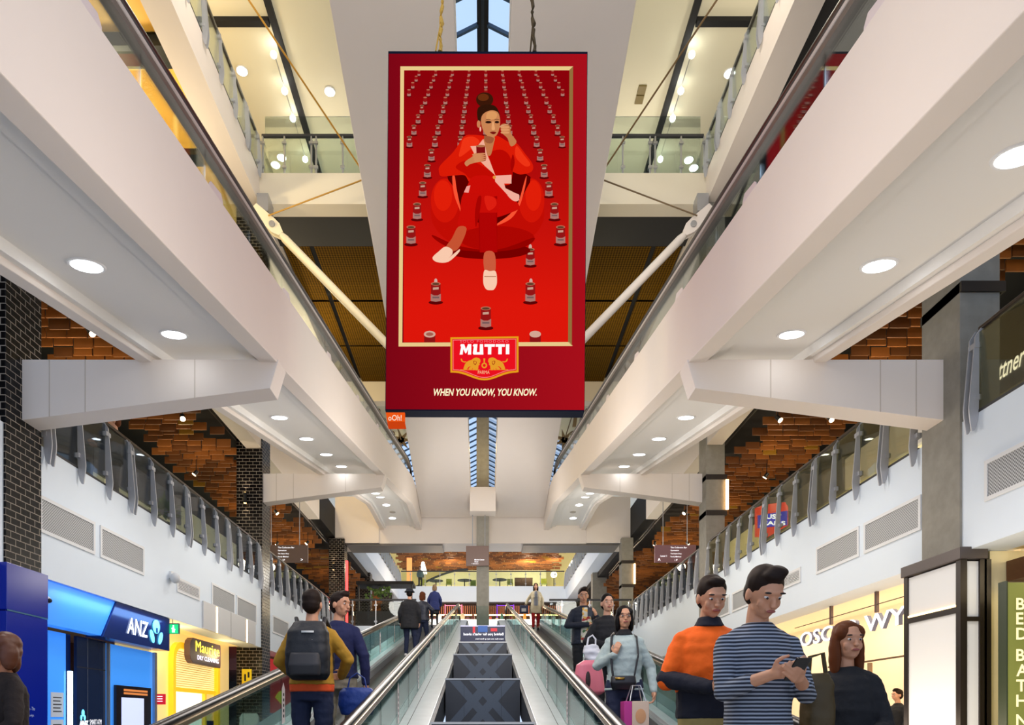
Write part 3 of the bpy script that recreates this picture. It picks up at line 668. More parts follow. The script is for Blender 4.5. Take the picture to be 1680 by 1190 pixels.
for x, y, h in ((715, 462, 9), (871, 462, 9), (870, 406, 8)): layer((214, 170, 160), ell(x, y, 2.6, 4.5))
for x in (705, 878): layer((140, 20, 20), [(x-9, 551), (x+9, 551), (x+9, 562), (x-9, 562)], False); layer((216, 170, 150), ell(x, 549, 9.5, 5.5)); layer((170, 96, 80), ell(x, 549, 6, 3))
CAN[0] = False; LAY[0] = 0
# ball chair
layer((120, 0, 0), ell(800, 412, 70, 14)); layer((196, 12, 4), ell(800, 350, 93, 64, 24)); layer((214, 20, 6), ell(730, 330, 23, 36)); layer((230, 30, 8), ell(727, 322, 15, 25))
layer((214, 20, 6), ell(872, 330, 21, 36)); layer((230, 30, 8), ell(875, 322, 13, 25)); layer((176, 6, 2), ell(815, 392, 62, 20))
layer((150, 2, 0), Z4((130, 440), (420, 560), (830, 600), (1220, 470), (1150, 560), (830, 620), (400, 600), (200, 520)))
layer((92, 0, 0), [(742, 286)]+[(745, 310), (757, 340), (776, 362), (812, 372), (842, 352), (860, 318), (862, 286)])
layer((255, 84, 50), [(742, 292), (745, 320), (753, 342), (757, 352), (753, 330), (749, 310), (746, 290)])
layer((255, 84, 50), [(816, 371), (838, 360), (852, 340), (861, 310), (864, 290), (860, 300), (850, 334), (836, 353), (816, 368)])
# jacket
layer((222, 26, 6), Z3((470, 500), (570, 480), (700, 490), (830, 490), (960, 560), (1040, 570), (1130, 680), (1215, 800), (1200, 880), (1080, 910), (990, 880), (980, 940), (960, 1020), (700, 1030), (540, 1000), (480, 920), (370, 920), (230, 930), (200, 880), (215, 810), (360, 660)))
layer((196, 10, 2), Z3((380, 830), (480, 760), (620, 790), (800, 920), (560, 960), (480, 900)))
layer((190, 8, 2), Z3((740, 700), (860, 640), (960, 700), (1000, 860), (960, 1010), (820, 920)))
layer((170, 4, 2), Z3((1000, 690), (1020, 780), (990, 880), (975, 800)))
layer((244, 52, 20), Z3((470, 520), (570, 500), (640, 560), (540, 640), (420, 720), (440, 600)))
layer((244, 52, 20), Z3((1040, 600), (1120, 700), (1190, 800), (1130, 820), (1030, 720)))
# neck / chest / lapels
layer((196, 122, 74), Z3((690, 520), (800, 500), (790, 590), (760, 700), (715, 690), (690, 600)))
layer((246, 176, 150), Z3((680, 525), (700, 600), (720, 690), (750, 760), (810, 920), (700, 820), (600, 720), (540, 605), (620, 600)), False)
# trousers, peplum
layer((206, 12, 6), Z3((560, 940), (700, 920), (800, 960), (900, 1060), (960, 1120), (1060, 1230), (1040, 1300), (700, 1400), (480, 1300), (440, 1190), (500, 1050)))
layer((160, 2, 2), Z4((610, 60), (830, 20), (830, 620), (640, 630), (630, 300)), False)
layer((204, 12, 6), Z4((470, 0), (700, 0), (830, 60), (826, 200), (640, 210), (600, 370), (410, 350), (430, 200)))
layer((178, 4, 4), Z4((640, 200), (820, 200), (830, 630), (645, 632)), False)
layer((226, 30, 16), Z4((700, 20), (800, 40), (820, 120), (740, 180), (700, 100)))
layer((170, 4, 2), Z4((620, 40), (660, 30), (640, 200), (600, 360), (590, 200)))
layer((248, 176, 156), Z3((800, 925), (985, 915), (985, 1010), (905, 1010), (920, 1060), (1060, 1130), (1070, 1190), (1000, 1190), (930, 1120), (810, 990)), False)
layer((248, 176, 156), Z4((940, 0), (1060, 0), (1060, 70), (1000, 70)))
layer((246, 160, 150), Z3((500, 1040), (540, 1030), (520, 1110), (470, 1105)), False)
layer((232, 150, 60), ell(690+800/6.61, 150+943/6.61, 2.6, 2.6))
# ankles and shoes
layer((202, 84, 50), Z4((410, 355), (500, 375), (430, 560), (360, 620), (270, 590), (340, 480)))
layer((206, 92, 60), Z4((690, 640), (800, 640), (806, 850), (700, 850)))
layer((255, 206, 176), Z4((130, 690), (200, 620), (270, 570), (340, 600), (345, 650), (310, 690), (420, 600), (410, 640), (300, 735), (180, 738)))
layer((255, 206, 176), Z4((680, 960), (690, 830), (750, 835), (815, 840), (828, 960), (800, 1030), (760, 1042), (710, 1030)))
layer((176, 112, 80), Z4((690, 890), (820, 890), (818, 898), (692, 898)), False)
# sleeves and hands, tin, spoon
layer((206, 132, 84), Z3((480, 780), (560, 720), (600, 680), (700, 690), (705, 760), (620, 780), (540, 800), (500, 825)))
layer((130, 14, 16), Z3((603, 605), (700, 605), (705, 765), (640, 775), (608, 740)), False); layer((180, 110, 70), ell(690+652/6.61, 150+605/6.61, 7.4, 2))
for k in range(4): layer((214, 140, 92), Z3((570+6*k, 690+24*k), (690, 680+22*k), (695, 694+22*k), (580+6*k, 712+24*k)))
layer((200, 126, 78), Z3((870, 380), (920, 365), (970, 400), (980, 470), (1040, 560), (980, 610), (940, 520), (880, 460)))
for k in range(3): layer((226, 156, 104), Z3((875, 395+28*k), (950, 390+30*k), (955, 410+30*k), (880, 415+28*k)))
layer((226, 170, 130), Z3((800, 440), (870, 385), (955, 365), (955, 372), (872, 395), (806, 450)), False)
# head
layer((58, 22, 8), ell(690+695/6.61, 150+105/6.61, 14, 12)); layer((104, 46, 14), ell(690+680/6.61, 150+80/6.61, 9, 6))
layer((48, 20, 8), Z3((620, 200), (700, 160), (800, 170), (845, 230), (850, 300), (700, 290), (650, 340), (620, 320)))
layer((206, 134, 84), Z3((655, 330), (680, 260), (760, 222), (835, 240), (860, 310), (858, 400), (830, 480), (780, 515), (720, 495), (675, 430)))
layer((224, 156, 96), Z3((720, 250), (780, 232), (830, 260), (810, 310), (720, 320)))
layer((206, 130, 84), ell(690+630/6.61, 150+370/6.61, 3, 6)); layer((255, 190, 170), ell(690+648/6.61, 150+425/6.61, 1.4, 4))
for ex in (735, 828): layer((40, 16, 10), ell(690+ex/6.61, 150+350/6.61, 5 if ex < 800 else 3.6, 2)); layer((60, 26, 14), Z3((ex-35, 330), (ex, 315), (ex+30, 328), (ex, 322)))
layer((236, 168, 112), Z3((778, 350), (792, 350), (806, 425), (786, 436), (770, 425)))
layer((120, 20, 16), Z3((750, 462), (785, 452), (822, 462), (790, 482)))
layer((160, 90, 56), Z3((690, 500), (720, 500), (790, 520), (780, 570), (740, 580), (700, 560)))
# brand shield
def Z5(*q): return [(700+x/7.935, 540+y/7.935) for x, y in q]
def shield(e):
    x0, x1, y0, y1 = 310+e, 1195-e, 115+e, 580-e; pts = [(x0, y0+6), (x1, y0-6), (x1, y1-6)]
    for k in range(1, 24):
        s = k/24; x = x1+(x0-x1)*s; pts.append((x, y1+ (100)*(.5-.5*math.cos(2*math.pi*s))**1.3*(1) +0))
    pts.append((x0, y1)); return Z5(*pts)
layer((236, 160, 26), shield(0), False); layer((232, 14, 40), shield(24), False); layer((255, 150, 150), shield(34), False); layer((240, 16, 30), shield(40), False)
def lion(fl):
    cx = 750
    def T(*q): return Z5(*[(cx+(x-cx)*fl, y) for x, y in q])
    g = (236, 160, 40)
    layer(g, T((590, 410), (640, 385), (690, 400), (700, 440), (685, 460), (690, 475), (660, 500), (600, 520), (575, 480), (570, 440)))
    layer(g, T((600, 420), (540, 430), (500, 470), (490, 520), (520, 540), (560, 500), (640, 520), (640, 460)))
    layer(g, T((480, 535), (500, 480), (530, 490), (510, 545))); layer(g, T((545, 530), (580, 500), (600, 520), (575, 545)))
    layer(g, T((635, 545), (640, 490), (672, 490), (665, 545))); layer(g, T((600, 545), (610, 500), (632, 505), (628, 545)))
    layer(g, T((500, 450), (460, 440), (445, 410), (455, 400), (475, 432), (520, 436))); layer(g, T((440, 541), (690, 541), (690, 548), (440, 548)), False)
    layer((170, 60, 20), T((610, 430), (650, 440), (640, 480), (615, 470))); layer(g, T((620, 436), (645, 445), (634, 470), (620, 462)))
lion(1); lion(-1)
layer((236, 160, 40), ell(*Z5((750, 490))[0], 4.6, 4.6)); layer((236, 160, 40), Z5((738, 400), (762, 400), (756, 470), (744, 470)), False); layer((240, 16, 30), ell(*Z5((750, 490))[0], 2.4, 2.4))
pmb.build('printed_figure', pmats, bt)
PW = em('print_white', (255, 250, 246), .85); PC = em('print_cream', (255, 242, 200), .82); PP = em('print_pink', (240, 120, 130), .8)
def btext(s, x0, y0, x1, hpx, m, shear=0, bold=0, sp=1.0):
    a = Vector(Bp(x0, y0, .065)); b2 = Vector(Bp(x1, y0, .065)); 
    return text_mb(s, m, 'lettering', bt, origin=a, width=(b2-a).length, height=hpx/F*YB, shear=shear, bold=bold, sp=sp)

btext('SOLO POMODORO', 755, 566, 834, 4, PP, bold=.0, sp=1.3)
btext('PARMA', 784, 617, 803, 5.5, em('print_gold', (255, 200, 150)), bold=.0)
btext('WHEN YOU KNOW, YOU KNOW.', 712, 655, 880, 14, PC, shear=.25, bold=.025)
def block(polys, nm='lettering'):
    mb = MB(); mb.keep = True
    for pts in polys:
        q = [(700+x/7.935, 540+y/7.935) for x, y in pts]
        if sum(q[i][0]*q[(i+1) % len(q)][1]-q[(i+1) % len(q)][0]*q[i][1] for i in range(len(q))) > 0: q = q[::-1]
        mb.add([Bp(x, y, .066) for x, y in q], [tuple(range(len(q)))])
    return mb.build(nm, PW, bt)
block([[(445, 226), (490, 226), (513, 292), (540, 226), (582, 226), (580, 362), (538, 362), (542, 290), (516, 345), (504, 345), (478, 290), (470, 362), (430, 362), (450, 260), (440, 250)],
       [(600, 250), (612, 226), (662, 226), (652, 330), (690, 330), (692, 226), (734, 226), (738, 362), (612, 362), (602, 345), (614, 260)],
       [(752, 226), (888, 226), (884, 262), (842, 262), (840, 360), (796, 360), (798, 262), (752, 262)],
       [(896, 226), (1016, 226), (1016, 262), (976, 262), (976, 358), (930, 358), (932, 262), (896, 262)],
       [(1030, 226), (1074, 226), (1074, 358), (1028, 358)]])
# suspension ropes
for a, b2, c2, m, nm in (((722, 84), (727, -40), (718, 40), mat('rope_gold', (196, 160, 70), .7), 'left'), ((877, 85), (871, -40), (879, 50), mat('rope_dark', (70, 56, 32), .7), 'right')):
    o = MB(); p0 = Vector(P(a[0], a[1], YB+.12)); p1 = Vector(P(b2[0], b2[1], YB+.12)); p1 = p0+(p1-p0)*(13.6-p0.z)/(p1.z-p0.z)
    pts = [p0.lerp(p1, k/30)+Vector((.012*math.sin(k*1.7), .01*math.cos(k*1.3), 0)) for k in range(31)]
    o.tube(pts, [.028 if k % 5 else .04 for k in range(31)], 6)
    q = p0.lerp(p1, .18); o.tube([p0+Vector((-.07, 0, 0)), p0.lerp(q, .6)+Vector((-.03, 0, 0)), q], .014, 5)
    tag(o.build('suspension_rope', m), 'knotted %s rope holding up the red banner at its %s corner' % ('gold' if nm == 'left' else 'dark', nm), 'rope')
# operator tag under the left corner
t = thing('orange_tag', 'small orange plate fixed under the left corner of the banner', 'sign', P(650, 690, YB))
OR = em('tag_orange', (240, 88, 20)); OR2 = em('tag_orange_under', (206, 66, 16))
mb = MB(); mb.prism([P(633, 677, YB), P(664, 677, YB), P(664, 692, YB), P(635, 692, YB)], (0, .06, 0), 0); mb.prism([P(635, 692, YB), P(664, 692, YB), P(666, 702, YB), P(637, 702, YB)], (0, .05, 0), 1)
mb.build('plate', [OR, OR2], t)
text_mb('oOh!', em('tag_letter', (255, 225, 200)), 'lettering', t, origin=P(637, 690.5, YB-.01), width=22/F*YB, height=9.5/F*YB, bold=.015)
# ------------------------------------------------------------------ wall grilles and small wall fittings
def grillemat():
    m = bpy.data.materials.new('perforated_grille'); m.use_nodes = True; nt = m.node_tree; b = nt.nodes['Principled BSDF']
    uv = nt.nodes.new('ShaderNodeUVMap'); ck = nt.nodes.new('ShaderNodeTexChecker'); ck.inputs['Scale'].default_value = 45
    ck.inputs['Color1'].default_value = col((196, 198, 200)); ck.inputs['Color2'].default_value = col((108, 110, 112))
    nt.links.new(uv.outputs[0], ck.inputs['Vector']); nt.links.new(ck.outputs[0], b.inputs['Base Color']); b.inputs['Roughness'].default_value = .6; return m
GRM = grillemat(); FRM = mat('grille_frame', (222, 224, 226), .5)
def grille(sx, y0, y1, z0, z1, label, louvre=False):
    t = thing('wall_grille' if not louvre else 'louvre_vent', label, 'vent', (sx*W, (y0+y1)/2, z0), None if louvre else 'perforated wall grilles')
    X0 = W-.02; e = .05
    mb = MB()
    for (a, b2, c, d) in ((y0-e, y1+e, z0-e, z0), (y0-e, y1+e, z1, z1+e), (y0-e, y0, z0, z1), (y1, y1+e, z0, z1)):
        mb.box(min(sx*X0, sx*(W-.001)), max(sx*X0, sx*(W-.001)), a, b2, c, d)
    mb.build('frame', FRM, t)
    if not louvre: MB().box(min(sx*(W-.008), sx*(W-.001)), max(sx*(W-.008), sx*(W-.001)), y0, y1, z0, z1).build('perforated_panel', GRM, t)
    else:
        MB().box(min(sx*(W-.005), sx*(W-.001)), max(sx*(W-.005), sx*(W-.001)), y0, y1, z0, z1).build('backing', DARK, t)
        mb = MB(); n = 7
        for i in range(n):
            z = z0+(i+.5)*(z1-z0)/n; mb.box(min(sx*X0, sx*(W-.005)), max(sx*X0, sx*(W-.005)), y0, y1, z-.008, z+.008)
        mb.box(min(sx*X0, sx*(W-.005)), max(sx*X0, sx*(W-.005)), (y0+y1)/2-.015, (y0+y1)/2+.015, z0, z1); mb.build('louvre_blades', FRM, t)
for (sx, y0, y1, z0, z1, lb) in ((-1, 9.98, 11.3, 2.78, 3.22, 'perforated wall grille nearest on the left, right beside the black column'), (-1, 11.56, 12.95, 2.78, 3.22, 'second perforated wall grille on the left above the blue bank fascia'),
    (-1, 16.3, 17.7, 2.74, 3.2, 'perforated wall grille on the left above the glowing panels'), (-1, 17.95, 19.4, 2.74, 3.2, 'perforated wall grille on the left just before the second black column'),
    (-1, 21.0, 22.6, 2.7, 3.15, 'perforated wall grille on the left just past the second black column'), (-1, 24.0, 25.6, 2.7, 3.15, 'far perforated wall grille on the left behind the backpack man'),
    (1, 7.4, 8.72, 2.84, 3.26, 'perforated wall grille at the right edge above the cream shop wall'), (1, 10.1, 11.5, 2.84, 3.26, 'perforated wall grille on the right just beyond the near concrete column'),
    (1, 11.75, 13.15, 2.84, 3.26, 'perforated wall grille second past the near concrete column on the right'), (1, 16.2, 17.6, 2.8, 3.2, 'perforated wall grille on the right behind the striped shirt man'), (1, 17.9, 19.3, 2.8, 3.2, 'perforated wall grille on the right near the banded column')):
    grille(sx, y0, y1, z0, z1, lb)
grille(-1, 14.45, 15.5, 2.74, 2.95, 'small white louvre vent on the left beside the round wall speaker', True)
grille(1, 13.9, 14.95, 2.83, 3.04, 'small white louvre vent on the right above the cream optician shop', True)
t = thing('wall_speaker', 'round grey speaker with bracket on the left fascia above the green sign', 'speaker', (-W, 14.1, 2.9))
MB().box(-W, -W+.05, 14.05, 14.2, 2.9, 3.05).build('bracket', FRM, t); MB().ball((-W+.13, 14.05, 2.9), (.09, .13, .11), 16).build('body', mat('speaker_body', (196, 200, 206), .4), t, True)

# ------------------------------------------------------------------ left ground floor: bank
BLU = mat('bank_blue_deep', (6, 26, 120), .18, emit=.2, emit_c=(4, 30, 150)); BLL = mat('bank_blue_light', (50, 130, 230), .3, emit=.55, emit_c=(50, 130, 235)); NAV = mat('bank_navy', (14, 34, 82), .2, emit=.12, emit_c=(10, 40, 110))
BGL = mat('bank_backlit_glass', (70, 150, 235), .12, emit=.5, emit_c=(60, 140, 240)); ATM = mat('atm_dark', (30, 44, 72), .15)
struct('floor_shop_left', MB().box(-14, -6.9, 9, 30, L0-.05, L0+.01), FL)
t = thing('column_cladding', 'glossy deep blue cladding wrapped around the foot of the near black column', 'cladding', (-6.8, 9.5, L0))
MB().box(-7.3, -6.36, 9.12, 9.98, L0, 1.45).box(-7.3, -6.355, 9.11, 9.985, 1.47, 2.1).build('panel', BLU, t, bevel=.006)
mbb = MB().box(-6.357, -6.353, 9.12, 9.98, 1.45, 1.47).build('panel_joint', mat('joint_teal', (20, 90, 120), .4), t)
for i, (s, zz) in enumerate((('Mon - Thu', .12), ('9.30am-4pm', .02), ('Fri', -.08), ('9.30am-5pm', -.14))):
    text_mb(s, mat('decal_pale', (190, 210, 240), .5), 'lettering', t, origin=(-6.352, 9.5, zz), u=(0, 1, 0), height=.05, size=.6)
t = thing('bank_fascia', 'blue bank fascia with white letters and three-leaf emblem', 'sign', (-W, 12, 1.4))
MB().prism([(-6.50, 10.0, 1.42), (-6.50, 11.62, 1.42), (-6.50, 12.06, 2.07), (-6.50, 10.0, 2.07)], (-.2, 0, 0)).build('light_panel', BLL, t)
MB().prism([(-6.47, 11.63, 1.40), (-6.47, 14.1, 1.40), (-6.47, 14.1, 2.07), (-6.47, 12.07, 2.07)], (-.3, 0, 0)).build('dark_panel', NAV, t)
SIG = mat('sign_white', (255, 255, 255), .5, emit=2.2, emit_c=(225, 240, 255)); SIC = mat('sign_cyan', (120, 220, 255), .5, emit=1.3, emit_c=(100, 215, 255))
text_mb('ANZ', SIG, 'lettering', t, origin=(-6.455, 12.4, 1.56), u=(0, 1, 0), width=.78, height=.30, shear=.15, bold=.012)
mb = MB()
def leaf(cy, cz, ry, rz, rot=0, hole=False):
    pts = []
    for k in range(20):
        a = 2*math.pi*k/20; y = ry*math.cos(a); z = rz*math.sin(a)*(1 if math.sin(a) > 0 else 1.1); y, z = y*math.cos(rot)-z*math.sin(rot), y*math.sin(rot)+z*math.cos(rot); pts.append((-6.45, cy+y, cz+z))
    mb.prism(pts, (-.01, 0, 0))
leaf(13.5, 1.83, .14, .13); leaf(13.33, 1.62, .07, .13, .5); leaf(13.68, 1.62, .07, .13, -.5); mb.build('emblem', SIC, t)
MB().box(-6.445, -6.44, 13.47, 13.53, 1.70, 1.80).build('emblem_notch', NAV, t)
t = thing('bank_shopfront', 'blue lit bank front with glass, dark machine panel and poster screen', 'shopfront', (-6.9, 12, L0))
def pan(name, y0, y1, z0, z1, m, X=-6.75, th=.05, par=None): return MB().box(X-th, X, y0, y1, z0, z1).build(name, m, par or t)
pan('deep_blue_panel', 10.0, 10.58, L0, 1.34, BLU); pan('backlit_glass', 10.6, 11.05, L0, 1.38, BGL); pan('dark_gap', 11.06, 11.34, L0, 1.4, NAV, -6.85)
tag(pan('light_strip', 11.09, 11.16, L0, .78, mat('strip_blue', (220, 240, 255), emit=4.0, emit_c=(150, 210, 255)), -6.7), 'glowing blue-white vertical strip')
pan('machine_panel', 11.35, 12.22, L0, 1.38, ATM); pan('machine_joint', 11.35, 12.22, .86, .875, BLACK, -6.748, .002); pan('machine_joint', 11.66, 11.668, L0, 1.38, STEEL, -6.748, .002)
pan('backlit_glass', 12.24, 14.05, L0, 1.36, BGL); pan('mullion', 12.24, 12.28, L0, 1.36, STEEL, -6.70); pan('mullion', 13.95, 14.05, L0, 1.36, STEEL, -6.70)
sc = pan('poster_screen', 12.45, 13.75, L0, .62, mat('screen_frame', (30, 24, 26), .2), -6.68)
PAL = mat('screen_pale', (190, 200, 240), .3, emit=.7)
MB().box(-6.679, -6.675, 12.62, 13.45, L0, .40).build('poster_sheet', PAL, sc); 
for z in (.46, .52): MB().box(-6.679, -6.676, 12.7, 13.6, z, z+.04).build('poster_band', mat('screen_amber', (200, 120, 60), .3, emit=.6), sc)
text_mb('ANZ', SIG, 'lettering', t, origin=(-6.745, 11.42, -.12+.0), u=(0, 1, 0), height=.09, bold=.05)
text_mb('SMART ATM', LW, 'lettering', t, origin=(-6.745, 11.72, -.1), u=(0, 1, 0), width=.36, height=.09)
text_mb('Balance\nDeposit', LW, 'lettering', t, origin=(-6.745, 11.72, -.24), u=(0, 1, 0), size=.05)
mb = MB()
for (cy, cz, ry, rz) in ((11.52, .1, .04, .06), (11.47, .02, .025, .045), (11.57, .02, .025, .045)):
    mb.prism([(-6.742, cy+ry*math.cos(k*.52), cz+rz*math.sin(k*.52)) for k in range(12)], (-.004, 0, 0))
mb.build('emblem', SIC, t)
pan('atm_screen', 11.5, 12.1, -1.0, -.45, mat('atm_screen', (60, 120, 200), .3, emit=.7), -6.74, .01)
NOT = mat('notice_paper', (206, 214, 222), .6)
for i, z in enumerate((.05, -.38)):
    n2 = pan('paper_notice', 10.66, 10.98, z-.02, z+.37, NOT, -6.742, .006)
    for k in range(5): MB().box(-6.7415, -6.741, 10.71, 10.93-.03*(k % 2), z+.06+k*.055, z+.078+k*.055).build('text_line', DARK, n2)
t = thing('security_camera', 'small dome camera on the edge of the bank entrance', 'camera', (-6.4, 10.05, 1.75)); MB().ball((-6.42, 10.05, 1.75), .06, 12).build('dome', mat('cam_white', (214, 220, 226), .3), t, True); MB().ball((-6.37, 10.04, 1.74), .035, 10).build('lens', BLACK, t, True)
lamp('AREA', 'bank_lamp', (-6.3, 12.2, 1.95), 12, (.25, .5, 1), .2, (0, .5, 0), 3.5)
# green running-figure sign
t = thing('green_exit_sign', 'green lit sign with running figure hanging under the left fascia', 'sign', (-6.9, 14.4, 1.8))
MB().box(-6.57, -6.36, 14.28, 14.34, 1.78, 2.0).build('box', mat('exit_frame', (60, 90, 90), .5), t)
MB().box(-6.56, -6.37, 14.27, 14.285, 1.79, 1.98).build('face', mat('exit_green', (30, 190, 110), .4, emit=1.0), t)
mb = MB().box(-6.48, -6.45, 14.26, 14.27, 1.86, 1.92).box(-6.475, -6.455, 14.26, 14.27, 1.93, 1.955).box(-6.50, -6.48, 14.26, 14.27, 1.88, 1.9).box(-6.45, -6.43, 14.26, 14.27, 1.86, 1.88).box(-6.46, -6.44, 14.26, 14.27, 1.81, 1.86).box(-6.49, -6.47, 14.26, 14.27, 1.81, 1.86); mb.build('figure', SIG, t)
MB().box(-6.50, -6.49, 14.30, 14.31, 2.0, 2.08).build('hanger', STEEL, t)
# ------------------------------------------------------------------ dry cleaner
YW = mat('cleaner_wall', (255, 226, 160), .6, emit=.35, emit_c=(255, 220, 140)); YT = mat('cleaner_arch', (240, 190, 40), .5, emit=.55, emit_c=(250, 190, 30)); WHG = mat('cleaner_bright', (255, 252, 240), .5, emit=1.0, emit_c=(255, 248, 225))  # wall emission stands in for the shop's lamplight
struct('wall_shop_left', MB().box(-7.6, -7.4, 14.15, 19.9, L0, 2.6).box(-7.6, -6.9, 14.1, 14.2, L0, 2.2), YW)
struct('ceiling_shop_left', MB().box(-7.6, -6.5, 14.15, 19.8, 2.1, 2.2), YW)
t = thing('fascia_light_panel', 'pale grey panelled band with two glowing amber strips above the dry cleaner', 'panel', (-W, 17.4, 2.06))
MB().box(-6.455, -6.42, 15.7, 19.3, 2.085, 2.72).build('panel', mat('panel_grey', (206, 206, 206), .5), t)
for y in (16.45, 18.55): MB().box(-6.425, -6.41, y, y+.07, 2.08, 2.70).build('light_strip', LEDW, t)
for y in (17.4, ): MB().box(-6.421, -6.418, y, y+.015, 2.06, 2.72).build('joint', DARK, t)
t = thing('dry_cleaner_shopfront', 'glowing yellow arched shopfront of the dry cleaner', 'shopfront', (-7.4, 16.4, L0))
def arch(y0, y1, z0, z1, r, th, X, m, nm):
    def out(o):
        a0, a1, zt, rr = y0+o, y1-o, z1-o, max(.05, r-o); pts = [(a0, z0)]
        for k in range(7): a = math.pi-k*math.pi/12; pts.append((a0+rr+rr*math.cos(a), zt-rr+rr*math.sin(a)))
        for k in range(7): a = math.pi/2-k*math.pi/12; pts.append((a1-rr+rr*math.cos(a), zt-rr+rr*math.sin(a)))
        pts.append((a1, z0)); return pts
    a, b2 = out(0), out(th); mb = MB()
    for i in range(len(a)-1): mb.prism([(X, *a[i]), (X, *a[i+1]), (X, *b2[i+1]), (X, *b2[i])], (-.12, 0, 0))
    return mb.build(nm, m, t)
arch(16.0, 19.0-.15, L0, 1.85, .45, .14, -7.25, YT, 'arch_frame')
MB().box(-7.39, -7.36, 16.2, 18.7, .75, 1.7).build('slatted_panel', mat('cleaner_slats', (255, 232, 170), .5, emit=.75, emit_c=(255, 226, 150)), t)
mb = MB(); 
for i in range(16): mb.box(-7.36, -7.35, 16.2, 18.7, .8+i*.055, .82+i*.055)
mb.build('slats', mat('slat_line', (230, 190, 110), .5, emit=.4), t)
MB().box(-7.36, -7.3, 16.15, 18.75, .66, .76).build('header_bar', YT, t); MB().box(-7.36, -7.3, 17.95, 18.05, L0, .66).build('jamb', YT, t)
MB().box(-7.39, -7.37, 16.2, 17.9, L0, .66).build('bright_opening', WHG, t)
tag(MB().box(-7.3, -7.27, 18.05, 18.45, L0, -.05).build('notice_panel', NAV, t), 'navy notice strip')
t = thing('shop_sign', 'dark rounded sign with glowing yellow and white words over the yellow arch', 'sign', (-7.1, 17.5, 1.4))
mb = MB(); y0, y1, z0, z1 = 16.45, 18.35, 1.36, 1.98; r = .18
mb.prism([(-7.05, y, z) for y, z in ((y0+r, z0), (y1, z0), (y1+.02, z0+.1), (y1+.02, z1-.1), (y1, z1), (y0+r, z1), (y0+.05, z1-.08), (y0, z1-r), (y0, z0+r), (y0+.05, z0+.08))], (-.15, 0, 0)); mb.build('case', mat('case_brown', (92, 74, 84), .4), t, bevel=.01)
MB().box(-7.24, -7.2, 17.2, 17.5, 1.5, 1.8).build('bracket', STEEL, t)
text_mb('Maurice', mat('sign_yellow', (255, 240, 90), .5, emit=2.4, emit_c=(255, 230, 60)), 'lettering', t, origin=(-7.04, 16.75, 1.66), u=(0, 1, 0), width=1.5, height=.26, bold=.0)
text_mb('DRY CLEANING', mat('sign_lilac', (255, 255, 255), .5, emit=1.8, emit_c=(235, 225, 255)), 'lettering', t, origin=(-7.04, 16.85, 1.47), u=(0, 1, 0), width=1.35, height=.11)
lamp('POINT', 'cleaner_lamp', (-6.9, 15.3, 1.7), 14, (1, .78, .35), .15); lamp('POINT', 'cleaner_lamp', (-6.9, 18.2, 1.7), 10, (1, .78, .35), .15)
t = thing('red_notice', 'small red notice with white lines at the corner of the bank', 'sign', (-6.7, 14.3, 0)); MB().box(-6.86, -6.6, 14.2, 14.215, .3, .52).build('plate', mat('notice_red', (214, 24, 44), .5, emit=.4), t)
for k in range(3): MB().box(-6.80, -6.66, 14.195, 14.2, .36+k*.05, .375+k*.05).build('line', LW, t)
t = thing('yellow_wall_sign', 'small yellow sign with black figure on the second black column', 'sign', (-6.9, 19.8, .3)); MB().box(-7.0, -6.72, 19.84, 19.86, .95, 1.45).build('plate', mat('sign_plate_yellow', (240, 214, 20), .5), t)
mb = MB()
for p in ((-6.93, 1.1, 1.3), (-6.83, 1.2, 1.36)): mb.box(p[0], p[0]+.05, 19.83, 19.84, p[1], p[2])
mb.build('figure', BLACK, t)
# red shop beyond the second column
t = thing('red_shopfront', 'red shopfront beyond the second black column, with white poster and shelf', 'shopfront', (-7.2, 23, L0))
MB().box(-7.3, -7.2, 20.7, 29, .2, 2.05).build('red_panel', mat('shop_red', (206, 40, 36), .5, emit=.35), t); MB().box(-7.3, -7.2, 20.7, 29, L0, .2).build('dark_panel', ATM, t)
MB().box(-7.2, -7.18, 22.0, 24.6, -.35, .12).build('white_poster', mat('poster_white', (230, 226, 220), .5, emit=.35), t)
tag(MB().prism([(-7.17, 23.6, .75), (-7.17, 24.4, .5), (-7.17, 24.6, 1.05), (-7.17, 24.0, .95)], (-.01, 0, 0)).build('yellow_arrow', mat('arrow_yellow', (240, 220, 20), .5, emit=.4), t), 'yellow arrow shape')
for k in range(3): MB().box(-7.2, -7.1, 21.2+k*.7, 21.55+k*.7, -1.0, -.5).build('display_frame', NOT, t)
t = thing('a_frame_board', 'white sandwich board with handwritten lines beside the second black column', 'board', (-6.2, 18.5, L0))
for s in (-1, 1): MB().prism([(-6.5, 18.3+s*.18, L0), (-6.0, 18.3+s*.18, L0), (-6.0, 18.3+s*.02, L0+1.15), (-6.06, 18.3+s*.01, L0+1.25), (-6.44, 18.3+s*.01, L0+1.25), (-6.5, 18.3+s*.02, L0+1.15)], (0, s*.02, 0)).build('panel', mat('board_white', (214, 214, 214), .5), t)
